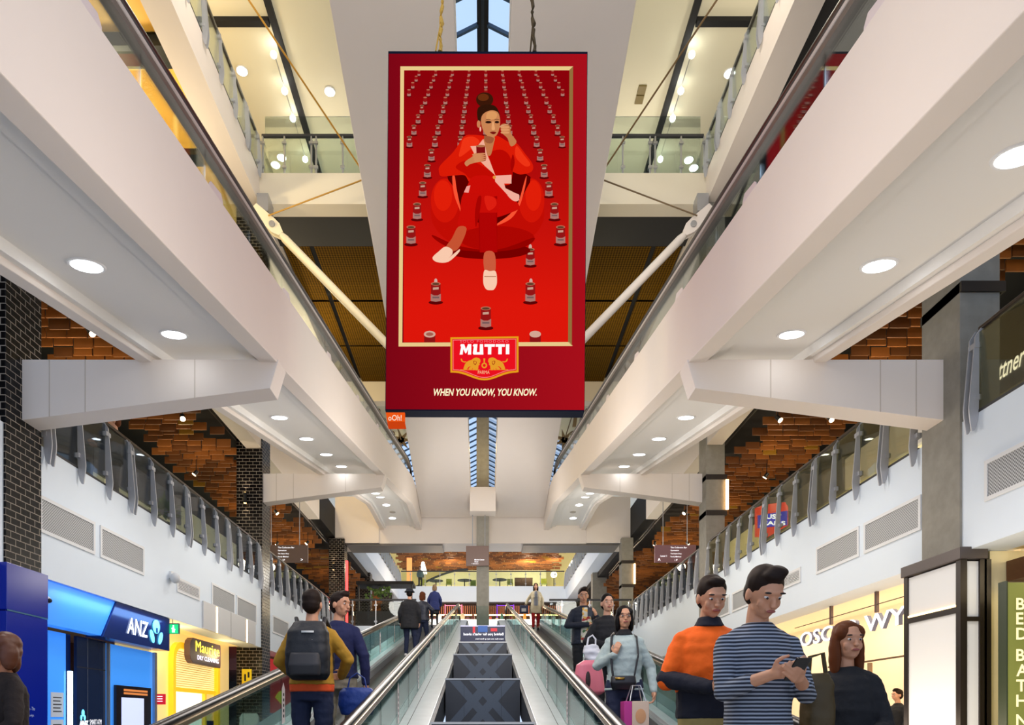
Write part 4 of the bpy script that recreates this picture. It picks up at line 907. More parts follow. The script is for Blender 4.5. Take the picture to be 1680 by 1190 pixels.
# ------------------------------------------------------------------ right ground floor
OSW = mat('optician_wall', (255, 232, 196), .6, emit=.30, emit_c=(255, 222, 170))  # emission puts the shop's lamplight into wall and ceiling
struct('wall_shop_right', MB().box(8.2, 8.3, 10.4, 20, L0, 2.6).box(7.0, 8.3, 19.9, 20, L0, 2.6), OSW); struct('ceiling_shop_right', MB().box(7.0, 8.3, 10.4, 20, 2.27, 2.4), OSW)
struct('floor_shop_right', MB().box(6.9, 14, 9, 30, L0-.05, L0+.01), FL)
lamp('AREA', 'optician_lamp', (7.5, 12.4, 2.2), 34, (1, .85, .62), .5, (0, 0, 0), 3.5); lamp('AREA', 'optician_lamp', (7.5, 16.8, 2.2), 34, (1, .85, .62), .5, (0, 0, 0), 3.5)
t = thing('optician_sign', 'row of raised white and slate letters hung from brown brackets at the cream shop', 'sign', (6.9, 13, 1.6))
text_mb('OSCAR WYLEE', [mat('letter_face', (255, 255, 255), .5, emit=1.0, emit_c=(240, 245, 255)), mat('letter_side', (120, 124, 150), .5)], 'lettering', t, origin=(6.9, 14.85, 1.56), u=(0, -1, 0), width=4.75, height=.30, depth=.07, bold=.012)
for y in (12.05, 13.62): MB().box(6.93, 6.98, y-.03, y+.03, 1.88, 2.25).build('bracket', mat('bracket_brown', (112, 90, 84), .5), t)
MB().tube([(6.95, 15.2, 2.02), (6.95, 10.4, 2.02)], .008, 6).build('cable', DARK, t)
t = thing('track_light_rail', 'black track with cylinder spotlights inside the cream optician shop', 'light', (7.6, 12, 1.2))
MB().box(7.58, 7.62, 10.4, 15.0, 1.12, 1.15).build('track', mat('track_bronze', (110, 84, 60), .5), t)
for y in (13.4, 12.05, 11.95): 
    sp = MB().tube([(7.6, y, 1.10), (7.6, y, .84)], .045, 12).build('spot', mat('spot_bronze', (150, 120, 90), .4), t, True)
MB().tube([(7.6, 11.5, 1.14), (7.6, 11.5, 1.0)], .006, 6).build('pendant_wire', BLACK, t)
MB().tube([(7.6, 11.45, 1.0), (7.6, 11.45, .9), (7.6, 11.45, .78)], [.04, .26, .34], 24).build('pendant_shade', mat('pendant_taupe', (190, 172, 160), .5), t, True)
t = thing('shop_mirror_frame', 'black framed opening at the back of the optician shop', 'frame', (8.1, 12.4, 0))
for y in (12.5, 12.75): MB().box(8.1, 8.18, y, y+.07, L0, .3).build('post', BLACK, t)
t = thing('framed_pillar_case', 'dark framed case with white panels around the foot of the near concrete column', 'cladding', (6.6, 9.7, L0))
FRB = mat('frame_bronze', (44, 36, 32), .35, .4, spec=.6); WPAN = mat('panel_white', (226, 228, 230), .4)
xa, xb, ya, yb = 6.34, 7.05, 9.06, 10.28
MB().box(xa+.02, 6.70, ya+.03, yb-.03, L0, 2.1).build('white_panel', WPAN, t)
for (x, y) in ((xa, ya), (xa, yb-.09), (6.60, ya), (6.66, ya)): MB().box(x, x+.09, y, y+.09, L0, 2.12).build('frame_post', FRB, t)
MB().box(xa-.03, xa+.34, ya-.04, yb+.03, 2.12, 2.28).build('cap', mat('cap_steel', (86, 78, 76), .35, .5), t, bevel=.008); MB().box(xa, xa+.04, ya+.09, yb-.09, 1.42, 1.5).build('crossbar', FRB, t)
tag(MB().box(xa+.005, xa+.03, ya+.09, yb-.09, 1.51, 1.53).build('light_strip', LEDW, t), 'glowing warm strip'); MB().box(xa+.09, xa+.26, ya, ya+.04, 1.3, 1.36).build('crossbar', FRB, t)
CRW = mat('cream_shop_wall', (250, 234, 186), .55)
struct('wall_cream_shop', MB().box(6.78, 9.5, 9.12, 9.3, L0, 2.245).box(6.76, 6.775, 9.10, 9.12, L0, 2.24), CRW)
MB().box(7.0, 9.5, 4, 9.1, 2.27, 2.29).build('ceiling_cream_shop', CRW).__setitem__('kind', 'structure')
lamp('AREA', 'homewares_lamp', (7.6, 8.2, 2.2), 14, (1, .84, .5), .6, (.5, 0, 0), 1)
t = thing('timber_beam', 'short brown timber beam end high on the cream wall at the right edge', 'beam', (7.3, 8.9, 1.9)); MB().box(6.98, 8.2, 8.7, 9.1, 1.83, 2.1).build('beam', mat('beam_wood', (96, 58, 30), .5, var=.3), t)
t = thing('blade_sign', 'tall green blade sign with stacked cream capital letters at the right edge', 'sign', (6.8, 8.6, L0))
MB().box(6.53, 7.25, 8.5, 8.62, L0, 1.70).build('board', mat('blade_green', (134, 142, 66), .45), t); MB().box(6.515, 6.53, 8.49, 8.63, L0, 1.72).build('edge', mat('blade_edge', (44, 54, 34), .4), t)
LC = mat('letter_cream', (250, 240, 190), .5, emit=.35)
for ch, py in (('B', 1001), ('E', 1025), ('D', 1050), ('B', 1085), ('A', 1110), ('T', 1135), ('H', 1160), ('N', 1192)):
    z = (CY-py)/F*8.49; text_mb(ch, LC, 'lettering', t, origin=(6.635, 8.49, z), height=.15, size=1.0, bold=.02)
# wall behind right walkway between shops
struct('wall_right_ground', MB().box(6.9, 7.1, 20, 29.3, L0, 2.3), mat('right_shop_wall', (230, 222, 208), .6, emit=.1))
t = thing('blue_shop_sign', 'small blue lit sign low on the right behind the pale jumper person', 'sign', (3.9, 15, .1)); MB().box(3.75, 4.15, 15, 15.05, -.25, .1).build('plate', mat('sign_blue', (30, 50, 220), .4, emit=.8), t); MB().box(3.8, 3.95, 14.98, 15, -.2, 0.0).build('mark', SIG, t); MB().box(3.93, 3.97, 15.01, 15.04, L0, -.25).build('post', STEEL, t)
# ------------------------------------------------------------------ first floor shopfronts behind the balustrades
def header(label, sx, y0, y1, z0, z1, m, X=10.6, z00=L1, below=None):
    t = thing('shopfront', label, 'shopfront', (sx*X, (y0+y1)/2, z00))
    MB().box(min(sx*X, sx*(X+.3)), max(sx*X, sx*(X+.3)), y0+.02, y1-.02, z0, z1).build('header', m, t, bevel=.01)
    MB().box(min(sx*(X+.1), sx*(X+.15)), max(sx*(X+.1), sx*(X+.15)), y0+.05, y1-.05, z00+.02, z0)  .build('glazing', below or mat('shop_glow', (236, 224, 170), .5, emit=.45), t)
    return t
SH = [mat('shop_header_charcoal', (66, 68, 72), .5), mat('shop_header_cream', (238, 230, 180), .5, emit=.35), mat('shop_header_grey', (130, 130, 132), .5), mat('shop_header_white', (226, 222, 214), .5, emit=.15)]
header('first-floor shop on the left with a cream lit header', -1, 8, 13.6, 6.85, 7.6, SH[1]); header('first-floor shop on the left with a charcoal header', -1, 13.6, 18.6, 6.6, 7.7, SH[0])
header('first-floor shop on the left with a pale grey header', -1, 18.6, 24, 6.8, 7.7, SH[2]); header('first-floor shop on the left far along with a cream header', -1, 24, 33, 6.6, 7.5, SH[1])
header('first-floor shop on the right with a dark script-sign header', 1, 11.5, 15.4, 6.9, 8.1, mat('shop_header_black', (34, 34, 32), .4), X=11)
header('first-floor shop on the right with a cream lit ceiling band', 1, 8.0, 11.5, 6.6, 7.4, SH[1]); header('first-floor shop on the right with a pale header next to the script sign', 1, 15.4, 20, 6.7, 7.6, SH[3]); header('first-floor shop on the right with a greenish grey header', 1, 20, 26, 6.7, 7.7, SH[2]); header('first-floor shop on the right far along with a cream header', 1, 26, 33, 6.5, 7.6, SH[1])
t = thing('script_sign', 'white script shop lettering glowing on the dark first-floor header at the right edge', 'sign', (10.95, 14, 7.1))
text_mb('Wittner', mat('script_white', (255, 255, 255), .5, emit=1.6), 'lettering', t, origin=(10.98, 14.92, 7.2), u=(0, -1, .0), width=1.1, height=.40, shear=.35, bold=.01)
t = thing('jeans_shop_sign', 'red, white and blue six-sided sign glowing behind the right balustrade', 'sign', (8.6, 19, 5.3))
def P2(px, py, Y=19.0): return P(px, py, Y)
RD = mat('sign_red', (240, 70, 50), .5, emit=.8); BLS = mat('sign_royal', (60, 60, 220), .5, emit=.8)
MB().prism([P2(1241, 833), P2(1255, 828), P2(1288, 824), P2(1293, 832), P2(1293, 862), P2(1262, 880), P2(1241, 880)], (0, .12, 0)).build('board', RD, t)
MB().prism([P2(1243, 846, 18.99), P2(1292, 838, 18.99), P2(1292, 862, 18.99), P2(1243, 867, 18.99)], (0, .01, 0)).build('blue_band', BLS, t)
text_mb('JUST', SIG, 'lettering', t, origin=P2(1252, 854, 18.97), width=.5, height=.17, bold=.03); text_mb('JEANS', SIG, 'lettering', t, origin=P2(1246, 864, 18.97), width=.72, height=.15, bold=.03)
MB().box(8.3, 8.36, 19.03, 19.1, L1, 5.2).build('post', STEEL, t)
# hanging directory signs
PL = mat('directory_brown', (118, 96, 88), .5); PLV = mat('directory_mauve', (150, 110, 122), .5)
def hsign(label, x0, x1, Y, z0, z1, m, texts, rods, rl=2.36):
    t = thing('hanging_directory_sign', label, 'sign', ((x0+x1)/2, Y, z0)); MB().box(x0, x1, Y, Y+.08, z0, z1).build('panel', m, t, bevel=.006)
    for x in rods: MB().tube([(x, Y+.04, z1), (x, Y+.04, z1+rl)], .015, 6).build('rod', STEEL, t)
    for s, x, z, h in texts: text_mb(s, LW, 'lettering', t, origin=(x, Y-.006, z), height=h, size=1.0, bold=.012)
for sx, m, sd in ((-1, PL, 'left'), (1, PLV, 'right')):
    Y = 24.0; a, b2 = (-7.75, -6.15) if sx < 0 else (6.05, 7.5)
    xt = a+.55 if sx < 0 else a+.55
    L = [('The Collective Bar', xt, 6.0, .055), ('Gymnasium', xt, 5.89, .06), ('The Reject Shop', xt, 5.78, .055), ('Family Medical', xt, 5.67, .06), ('i P', xt+.15, 5.55, .07), ('>', b2-.25, 5.56, .08)]
    if sx > 0: L += [('Level 1', a+.2, 5.7, .06), ('^', a+.1, 5.56, .09)]
    hsign('hanging %s directory sign with white lines of text on the %s' % ('brown' if sx < 0 else 'mauve', sd), a, b2, Y, 5.5, 6.12, m, L, (a+.3, b2-.3))
hsign('brown directory sign hanging in front of the central concrete column', -.74, .27, 30.2, 6.78, 7.66, PL, [('Medical Centre', -.36, 7.02, .05), ('Hotel', -.36, 6.93, .05), ('<  Gymnasium', -.5, 6.84, .05)], (-.45, .1), rl=1.38)
# track spotlights under the timber ceilings
sp0 = None
SPOTS = [(300, 688, 'left, under the near beam'), (212, 684, 'left, beside the near beam'), (322, 778, 'left, middle of the timber ceiling'), (452, 842, 'left, just past the second column'), (455, 893, 'left, above the directory sign'), (505, 892, 'left, at the end of the directory sign'), (493, 918, 'left, low beyond the directory sign'), (147, 547, 'left, above the near beam'),
         (1276, 690, 'right, closest to the near beam tip'), (1361, 690, 'right, under the near beam'), (1523, 552, 'right, above the near beam'), (1258, 782, 'right, middle of the timber ceiling'), (1125, 842, 'right, by the second beam'), (1074, 893, 'right, above the directory sign'), (1127, 893, 'right, top of the directory sign'), (1095, 922, 'right, below the directory sign')]
for px, py, lb in SPOTS:
    Y = F*7.35/(CY-py); X, _, Z = P(px, py, Y)
    if sp0 is None:
        t = thing('track_spotlight', '', 'spotlight'); 
        MB().tube([(0,0,1.14),(0,0,.08)], .012, 6).build('stem', BLACK, t); MB().tube([(-.03,0,.1),(0.06,-.03,-.02)], .055, 12).build('housing', mat('spot_black', (26, 24, 24), .4), t, True)
        MB().tube([(.055,-.028,-.015),(.066,-.033,-.03)], .06, 12).build('lamp', mat('spot_glow', (255, 240, 210), emit=10, emit_c=(255, 225, 180)), t); sp0 = t; o = t
    else: o = copy_tree(sp0)
    for ch in o.children: ch.matrix_parent_inverse = Matrix()
    o.location = (X, Y, Z); o.rotation_euler = (0, 0, random.uniform(0, 6)); tag(o, 'small glowing track spotlight under the timber boards, '+lb, 'spotlight', 'track spotlights')
# wall sconces on the black columns
for (px, py, Y, lb) in ((402, 817, 19.82, 'second'), (547, 930, 31.6, 'far')):
    X, _, Z = P(px, py, Y); t = thing('wall_sconce', 'up and down wall light on the %s black brick column' % lb, 'wall light', (X, Y, Z))
    MB().tube([(X, Y, Z-.15), (X, Y, Z+.15)], .05, 14).build('body', BLACK, t, True)
    for s in (-1, 1): MB().tube([(X, Y, Z+s*.151), (X, Y, Z+s*.156)], .04, 14).build('lens', LEDW, t)
    lamp('SPOT', 'sconce_lamp', (X, Y-.02, Z+.17), 14, WARM, .03, (math.pi-.15, 0, 0), spot=1.1); lamp('SPOT', 'sconce_lamp', (X, Y-.02, Z-.17), 14, WARM, .03, (.15, 0, 0), spot=1.1)
# top gallery lights
for (px, py, lb, z) in ((541, 150, 'left inner', 18.98), (397, 116, 'left outer', 18.98), (452, 270, 'left, low behind the railing', 18.98), (462, 258, 'left, paired behind the railing', 18.98), (1197, 120, 'right outer', 18.98), (1130, 262, 'right, low behind the railing', 18.98), (1138, 275, 'right, paired behind the railing', 18.98)):
    Y = F*z/(CY-py); X = (px-CX)/F*Y
    t = thing('gallery_downlight', 'bright round light in the cream top ceiling, '+lb, 'ceiling light', (X, Y, z), 'round lights in the top ceiling')
    MB().tube([(X, Y, z+.01), (X, Y, z-.02)], [.17, .16], 20).build('rim', mat('ring_white', (235,)*3), t); MB().tube([(X, Y, z-.02), (X, Y, z-.03)], .14, 20).build('diffuser', mat('gallery_glow', (255, 255, 245), emit=14), t)
for sx in (-1, 1):
    t = thing('gallery_track_light', 'thin track with small bright spots along the %s side of the top ceiling' % ('left' if sx < 0 else 'right'), 'light', (sx*6.2, 18, 18.8))
    pts = [Vector(P(792-344*(-sx) if 0 else 792+sx*343, 85, F*18.8/(CY-85))), Vector(P(792+sx*290, 262, F*18.8/(CY-262)))]
    MB().tube(pts, .015, 6).build('track', mat('track_grey', (150, 150, 140), .5), t)
    for s in (0, .3, .55, .97): p = pts[0].lerp(pts[1], s); MB().ball((p.x, p.y, p.z-.08), .09, 12).build('spot', mat('gallery_glow', (255, 255, 245), emit=14), t, True)
t = thing('ceiling_vent', 'square brown pair of vents in the cream top ceiling right of the gap', 'vent', P(1051, 155, 20.7))
Y = F*18.99/(CY-155); X = (1051-CX)/F*Y; MB().box(X-.12, X+.12, Y-.3, Y-.02, 18.96, 19.0).box(X-.12, X+.12, Y+.02, Y+.3, 18.96, 19.0).build('vent', mat('vent_bronze', (120, 104, 50), .5), t)
# hanging metal scrolls by the far landing
OB = mat('ornament_bronze', (126, 104, 72), .4, .6)
for sx, sd in ((-1, 'left'), (1, 'right')):
    t = thing('hanging_ornament', 'bronze scrolled metal sculpture hanging beyond the red banner on the %s' % sd, 'ornament', P(792+sx*172, 640, 33))
    mb = MB(); Yo = 33
    for k, (xa, ya, xb, yb) in enumerate(((186, 640, 170, 700), (160, 636, 150, 700), (175, 636, 196, 690))): mb.prism([P(792+sx*xa-3, ya, Yo), P(792+sx*xa+3, ya, Yo), P(792+sx*xb+3, yb, Yo), P(792+sx*xb-3, yb, Yo)], (0, .08, 0))
    mb.build('straps', OB, t)
    mb = MB()
    for cx, cy, r in ((178, 650, 6), (182, 664, 5), (172, 674, 5), (164, 690, 7), (150, 712, 8)): 
        mb.tube([P(792+sx*cx+r*(1-k*.05)*math.cos(k*.5)*sx, cy+r*(1-k*.05)*math.sin(k*.5), Yo+.1) for k in range(16)], .035, 5)
    mb.build('scrolls', OB, t)
    mb = MB()
    for k in range(7):
        a = k*.9; c = P(792+sx*134, 722, Yo+.2); mb.prism([(c[0]+.12*math.cos(a+1.57), c[1], c[2]+.12*math.sin(a+1.57)), (c[0]+.55*math.cos(a), c[1], c[2]+.55*math.sin(a)), (c[0]-.12*math.cos(a+1.57), c[1], c[2]-.12*math.sin(a+1.57))], (0, .06, 0))
    mb.build('star_leaves', OB, t)
    MB().tube([P(792+sx*134, 722, Yo+.2), P(792+sx*160, 640, Yo+.2)], .03, 6).build('stem', OB, t)
    MB().tube([P(792+sx*160, 640, Yo+.2), (P(792+sx*160, 640, Yo+.2)[0], Yo+.2, 20.78)], .03, 6).build('hanger', OB, t)
struct('wall_ornament_back', MB().box(-6.4, -3.2, 34.2, 34.3, 14.0, 16.4).box(3.2, 6.4, 34.2, 34.3, 14.0, 16.4), mat('ornament_back', (226, 218, 186), .6))
# ------------------------------------------------------------------ far cafe on the second floor
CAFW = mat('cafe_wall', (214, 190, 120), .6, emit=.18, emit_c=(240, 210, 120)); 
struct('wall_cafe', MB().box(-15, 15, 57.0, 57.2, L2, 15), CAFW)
lamp('POINT', 'cafe_lamp', (-2.5, 53, 11.8), 150, (1, .85, .55), .3); lamp('POINT', 'cafe_lamp', (3.5, 53, 11.8), 220, (1, .9, .65), .3); lamp('POINT', 'cafe_lamp', (5.6, 52.5, 12.0), 90, (1, .85, .6), .3)
t = thing('curved_cafe_partition', 'pale lit oval partition with dark rim behind the cafe tables', 'partition', (1.5, 56, L2))
e0 = [( -5.6+ (k/20)*9.6, L2+.05+2.3*math.sin(min(1, .18+k/16)*math.pi/2)**.8*(1 if k else 0)) for k in range(21)]
MB().prism([(x, 56, z) for x, z in [(-5.2, L2)]+[(-5.6+.0, L2+.8)]+[(-5.6+k*.55, L2+.8+1.5*math.sin(k/8*math.pi/2)) for k in range(1, 9)]+[(5.2, L2+2.3), (5.2, L2)]], (0, .1, 0)).build('panel', mat('oval_panel', (226, 214, 160), .5, emit=.12, emit_c=(240, 226, 150)), t)
MB().tube([(-5.6+k*.55, 55.95, L2+.85+1.5*math.sin(k/8*math.pi/2)) for k in range(9)], .09, 6).build('rim', DARK, t)
def cafe_table(x, y, lb, r=.55):
    t = thing('cafe_table', lb, 'table', (x, y, L2)); MB().cyl((x, y), r, L2+.72, L2+.76, 18).build('top', DARK, t); MB().cyl((x, y), .04, L2, L2+.72, 8).build('stem', DARK, t); MB().cyl((x, y), .28, L2, L2+.03, 14).build('base', DARK, t)
cafe_table(-3.6, 52.6, 'dark round cafe table behind the far railing, leftmost'); cafe_table(-1.4, 52.4, 'dark round cafe table behind the far railing, left of the column'); cafe_table(1.3, 52.2, 'dark round cafe table behind the far railing, right of the column')
def cafe_chair(x, y, c, lb):
    t = thing('cafe_chair', lb, 'chair', (x, y, L2)); m = mat('chair_%d' % c[0], c, .5, emit=.12); MB().box(x-.22, x+.22, y-.22, y+.22, L2+.42, L2+.47).build('seat', m, t); MB().box(x-.22, x+.22, y+.19, y+.24, L2+.47, L2+.9).build('backrest', m, t)
    for a in (-1, 1):
        for b2 in (-1, 1): MB().box(x+a*.19-.015, x+a*.19+.015, y+b2*.19-.015, y+b2*.19+.015, L2, L2+.42).build('leg', DARK, t)
for x, y, c, lb in ((-2.6, 52.4, (150, 150, 50), 'lime cafe chair left of the centre table'), (-.75, 52.9, (110, 124, 50), 'lime cafe chair just left of the column'), (-4.6, 52.6, (170, 170, 60), 'olive cafe chair at the far left'), (2.1, 52.4, (140, 140, 70), 'yellow-green cafe chair right of the column'), (4.7, 52.3, (196, 190, 60), 'mustard cafe chair near the globe lamp')): cafe_chair(x, y, c, lb)
t = thing('cafe_bench', 'dark two-seat bench booth in the far cafe right of the column', 'bench', (2.9, 53, L2)); MB().box(2.5, 3.9, 53.4, 53.6, L2, L2+1.15).build('back', mat('bench_brown', (70, 44, 24), .5), t); MB().box(2.5, 3.9, 52.9, 53.4, L2+.35, L2+.48).build('seat', mat('bench_brown', (70, 44, 24), .5), t); MB().box(2.6, 3.8, 52.95, 53.3, L2, L2+.35).build('base', DARK, t)
t = thing('globe_lamp', 'small glowing globe lamp on a stand in the cafe at the right', 'lamp', (5.45, 52.3, L2)); MB().cyl((5.45, 52.3), .03, L2, L2+1.0, 8).build('stand', DARK, t); MB().ball((5.45, 52.3, L2+1.15), .25, 14).build('globe', mat('globe_glow', (255, 230, 190), emit=3.5), t, True)
t = thing('menu_screen', 'pale blue menu screen on the far cafe wall', 'screen', (4.1, 56.8, 11.6)); MB().box(3.2, 4.6, 56.85, 56.95, 11.2, 12.0).build('panel', mat('menu_blue', (140, 190, 200), .4, emit=.8), t)
t = thing('menu_board', 'dark green board on the far cafe wall right of the column', 'board', (2.3, 56.8, 11.3)); MB().box(1.2, 2.6, 56.85, 56.95, 11.15, 11.75).build('panel', mat('board_green', (70, 80, 60), .4), t)
t = thing('orange_light_panel', 'tall glowing orange wall panel at the left end of the cafe', 'panel', (-5.6, 53, L2)); MB().box(-5.85, -5.45, 52.5, 52.6, L2, 12.4).build('panel', mat('orange_glow', (240, 160, 90), .5, emit=.8), t)
t = thing('cafe_pendant', 'white cone pendant lamp glowing in the cafe at the left', 'lamp', (-4.6, 52.6, 11.7)); MB().tube([(-4.6, 52.6, 12.1), (-4.6, 52.6, 11.2)], [.1, .32], 16).build('shade', mat('pendant_glow', (255, 245, 225), emit=2.2), t, True); MB().tube([(-4.6, 52.6, 12.6), (-4.6, 52.6, 12.1)], .015, 5).build('cord', BLACK, t)
# ------------------------------------------------------------------ far first-floor shops behind the landing
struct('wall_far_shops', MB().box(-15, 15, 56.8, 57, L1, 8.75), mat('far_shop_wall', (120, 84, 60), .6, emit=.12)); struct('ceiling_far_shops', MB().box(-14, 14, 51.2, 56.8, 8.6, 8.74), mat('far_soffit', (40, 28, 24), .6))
lamp('POINT', 'food_hall_lamp', (-3, 45, 7.4), 380, (1, .75, .5), .3); lamp('POINT', 'food_hall_lamp', (3, 45, 7.4), 380, (1, .75, .5), .3)
t = thing('slatted_shop_canopy', 'dark canopy with glowing orange slats over the far counters', 'canopy', (0, 52, 8.4))
MB().box(-6.2, 6.2, 51.6, 52.6, 8.4, 8.74).build('frame', DARK, t)
mb = MB()
for i in range(80): mb.box(-6+i*.15, -5.94+i*.15, 51.5, 51.56, 7.9, 8.55)
mb.build('slats', mat('slat_orange', (190, 110, 70), .5, emit=.35), t)
MB().box(-6, 6, 51.57, 51.6, 7.8, 7.9).build('light_strip', LEDW, t)
t = thing('glass_display_counter', 'long bright white display counter behind the walkway tops', 'counter', (0, 38, L1)); MB().box(-5.5, 5.5, 38, 39, L1, L1+1.0).build('base', mat('counter_white', (240, 236, 228), .5, emit=.5), t)
MB().box(-5.5, 5.5, 38.02, 38.9, L1+1.0, L1+1.55).build('lit_shelf', mat('counter_glow', (255, 250, 240), .5, emit=1.2), t)
random.seed(3)
for i in range(34):
    x = -5.3+i*.32+random.uniform(-.05, .05); h = random.uniform(.12, .5); c = random.choice([(214, 80, 60), (236, 190, 140), (250, 236, 220), (120, 60, 50), (240, 150, 60), (150, 40, 120), (70, 110, 90)])
    o = MB().tube([(x, 38.4, L1+1.55), (x, 38.4, L1+1.55+h*.7), (x, 38.4, L1+1.55+h)], [random.uniform(.06, .13), random.uniform(.06, .13), .04], 8).build('counter_jar', mat('jar_%d_%d' % c[:2], c, .4, emit=.45))
    tag(o, 'small colourful jar standing on the long bright far counter', 'jar', 'jars on the far counter')
for x, c, nm in ((-2.2, (236, 120, 150), 'pink'), (1.7, (110, 50, 190), 'violet')):
    t = thing('neon_frame_sign', 'square %s neon outline hanging over the far counters' % nm, 'sign', (x, 51.3, 7.2)); m = mat('neon_'+nm, c, emit=1.6); mb = MB(); s = .65
    for q in ((x-s, x+s, 7.25, 7.3), (x-s, x+s, 8.5, 8.55), (x-s, x-s+.05, 7.25, 8.75), (x+s-.05, x+s, 7.25, 8.75)): mb.box(q[0], q[1], 51.3, 51.34, q[2], q[3])
    mb.build('outline', m, t)
tag(MB().box(-6.15, -6.05, 30.6, 30.66, L1, L1+3.1).build('neon_strip', mat('neon_red', (255, 60, 60), emit=3)), 'vertical red neon line behind the left landing railing', 'light')
t = thing('landing_kiosk', 'dark kiosk with hanging greenery behind the left landing railing', 'kiosk', (-5, 33, L1)); MB().box(-6.2, -3.4, 33.5, 34.5, L1, L1+1.3).build('counter', DARK, t); MB().box(-6.2, -3.4, 33.4, 34.6, L1+2.6, L1+2.75).build('roof', BLACK, t)
mb = MB(); 
for k in range(60): mb.ball((random.uniform(-5.8, -4.6), random.uniform(33.6, 34.3), L1+2.0+random.uniform(0, .5)), random.uniform(.05, .1), 6)
mb.build('greenery', mat('leaf_green', (90, 120, 50), .6), t); 
for x in (-6.1, -3.5): MB().box(x-.04, x+.04, 33.5, 33.6, L1+1.3, L1+2.6).build('post', DARK, t)
# planter with green leaves behind the right balustrade
def bush(x, y, z, lb, n=70, r=.45):
    t = thing('potted_plant', lb, 'plant', (x, y, z)); MB().cyl((x, y), .22, z+.01, z+.45, 16, r2=.28).build('pot', mat('pot_grey', (90, 90, 86), .6), t, True)
    mb = MB()
    for k in range(n):
        a = random.uniform(0, 6.28); e = random.uniform(-.4, 1.3); d = Vector((math.cos(a)*math.cos(e), math.sin(a)*math.cos(e), math.sin(e))); p = Vector((x, y, z+.75)); q = p+d*r*random.uniform(.6, 1.1); s = d.cross(Vector((0, 0, 1))).normalized()*.05
        mb.add([p+d*.1, (p+q)/2+s, q, (p+q)/2-s], [(0, 1, 2, 3)])
    mb.build('leaves', mat('leaf_lime', (140, 164, 60), .6), t)
bush(7.4, 21.4, L1, 'leafy green potted plant behind the right balustrade near the red and blue sign'); bush(7.3, 22.6, L1, 'second leafy potted plant farther behind the right balustrade')
bush(-7.3, 15.6, L1, 'leafy potted plant behind the left balustrade')
# dark pipes and cable trays above the first-floor walkways
for sx, sd in ((-1, 'left'), (1, 'right')):
    t = thing('service_pipes', 'black service pipes running between fascia and timber boards on the %s' % sd, 'pipes', (sx*7.1, 18, 8.1))
    for k in range(2): MB().tube([(sx*7.235, -2, 8.2+.14*k), (sx*7.235, 39, 8.2+.14*k)], .035, 6).build('pipe', mat('pipe_dark', (30, 30, 32), .4), t)
# ------------------------------------------------------------------ people
def skin(name, c): return mat(name, c, .55)
SK1 = skin('skin_light', (214, 160, 130)); SK2 = skin('skin_tan', (206, 148, 114)); SK3 = skin('skin_warm', (206, 150, 116))
HBR = mat('hair_dark_brown', (36, 24, 18), .6, spec=.15); HBK = mat('hair_black', (16, 13, 13), .6, spec=.15); HCH = mat('hair_chestnut', (96, 50, 24), .6, spec=.15)
EYEW = mat('eye_white', (226, 220, 214), .3); EYED = mat('eye_dark', (34, 22, 18), .2); LIP = mat('lips', (160, 84, 76), .5); BROW = mat('brow', (40, 28, 22), .7)
def fabric(name, c, kind=None):
    if kind is None: return mat(name, c, .85, bump=.25, bscale=30, var=.12)
    m = mat(name, c, .85); nt = m.node_tree; b = nt.nodes['Principled BSDF']; tc = nt.nodes.new('ShaderNodeTexCoord')
    if kind == 'stripe':
        w2 = nt.nodes.new('ShaderNodeTexWave'); w2.bands_direction = 'Z'; w2.inputs['Scale'].default_value = 17; w2.inputs['Distortion'].default_value = .4
        r = nt.nodes.new('ShaderNodeValToRGB'); r.color_ramp.elements[0].color = col((30, 36, 50)); r.color_ramp.elements[1].color = col((150, 158, 172)); r.color_ramp.elements[0].position = .35; r.color_ramp.elements[1].position = .8
        nt.links.new(tc.outputs['Object'], w2.inputs[0]); nt.links.new(w2.outputs[0], r.inputs[0]); nt.links.new(r.outputs[0], b.inputs['Base Color'])
    if kind == 'floral':
        v = nt.nodes.new('ShaderNodeTexVoronoi'); v.inputs['Scale'].default_value = 22; r = nt.nodes.new('ShaderNodeValToRGB'); r.color_ramp.interpolation = 'CONSTANT'
        el = r.color_ramp.elements; el[0].color = col((222, 214, 190)); el[1].position = .5; el[1].color = col((170, 60, 56))
        for p, c2 in ((.62, (222, 214, 190)), (.74, (90, 130, 80)), (.84, (230, 180, 90))): e = el.new(p); e.color = col(c2)
        nt.links.new(tc.outputs['Object'], v.inputs['Vector']); sp = nt.nodes.new('ShaderNodeSeparateColor'); nt.links.new(v.outputs['Color'], sp.inputs[0]); nt.links.new(sp.outputs[0], r.inputs[0]); nt.links.new(r.outputs[0], b.inputs['Base Color'])
    return m
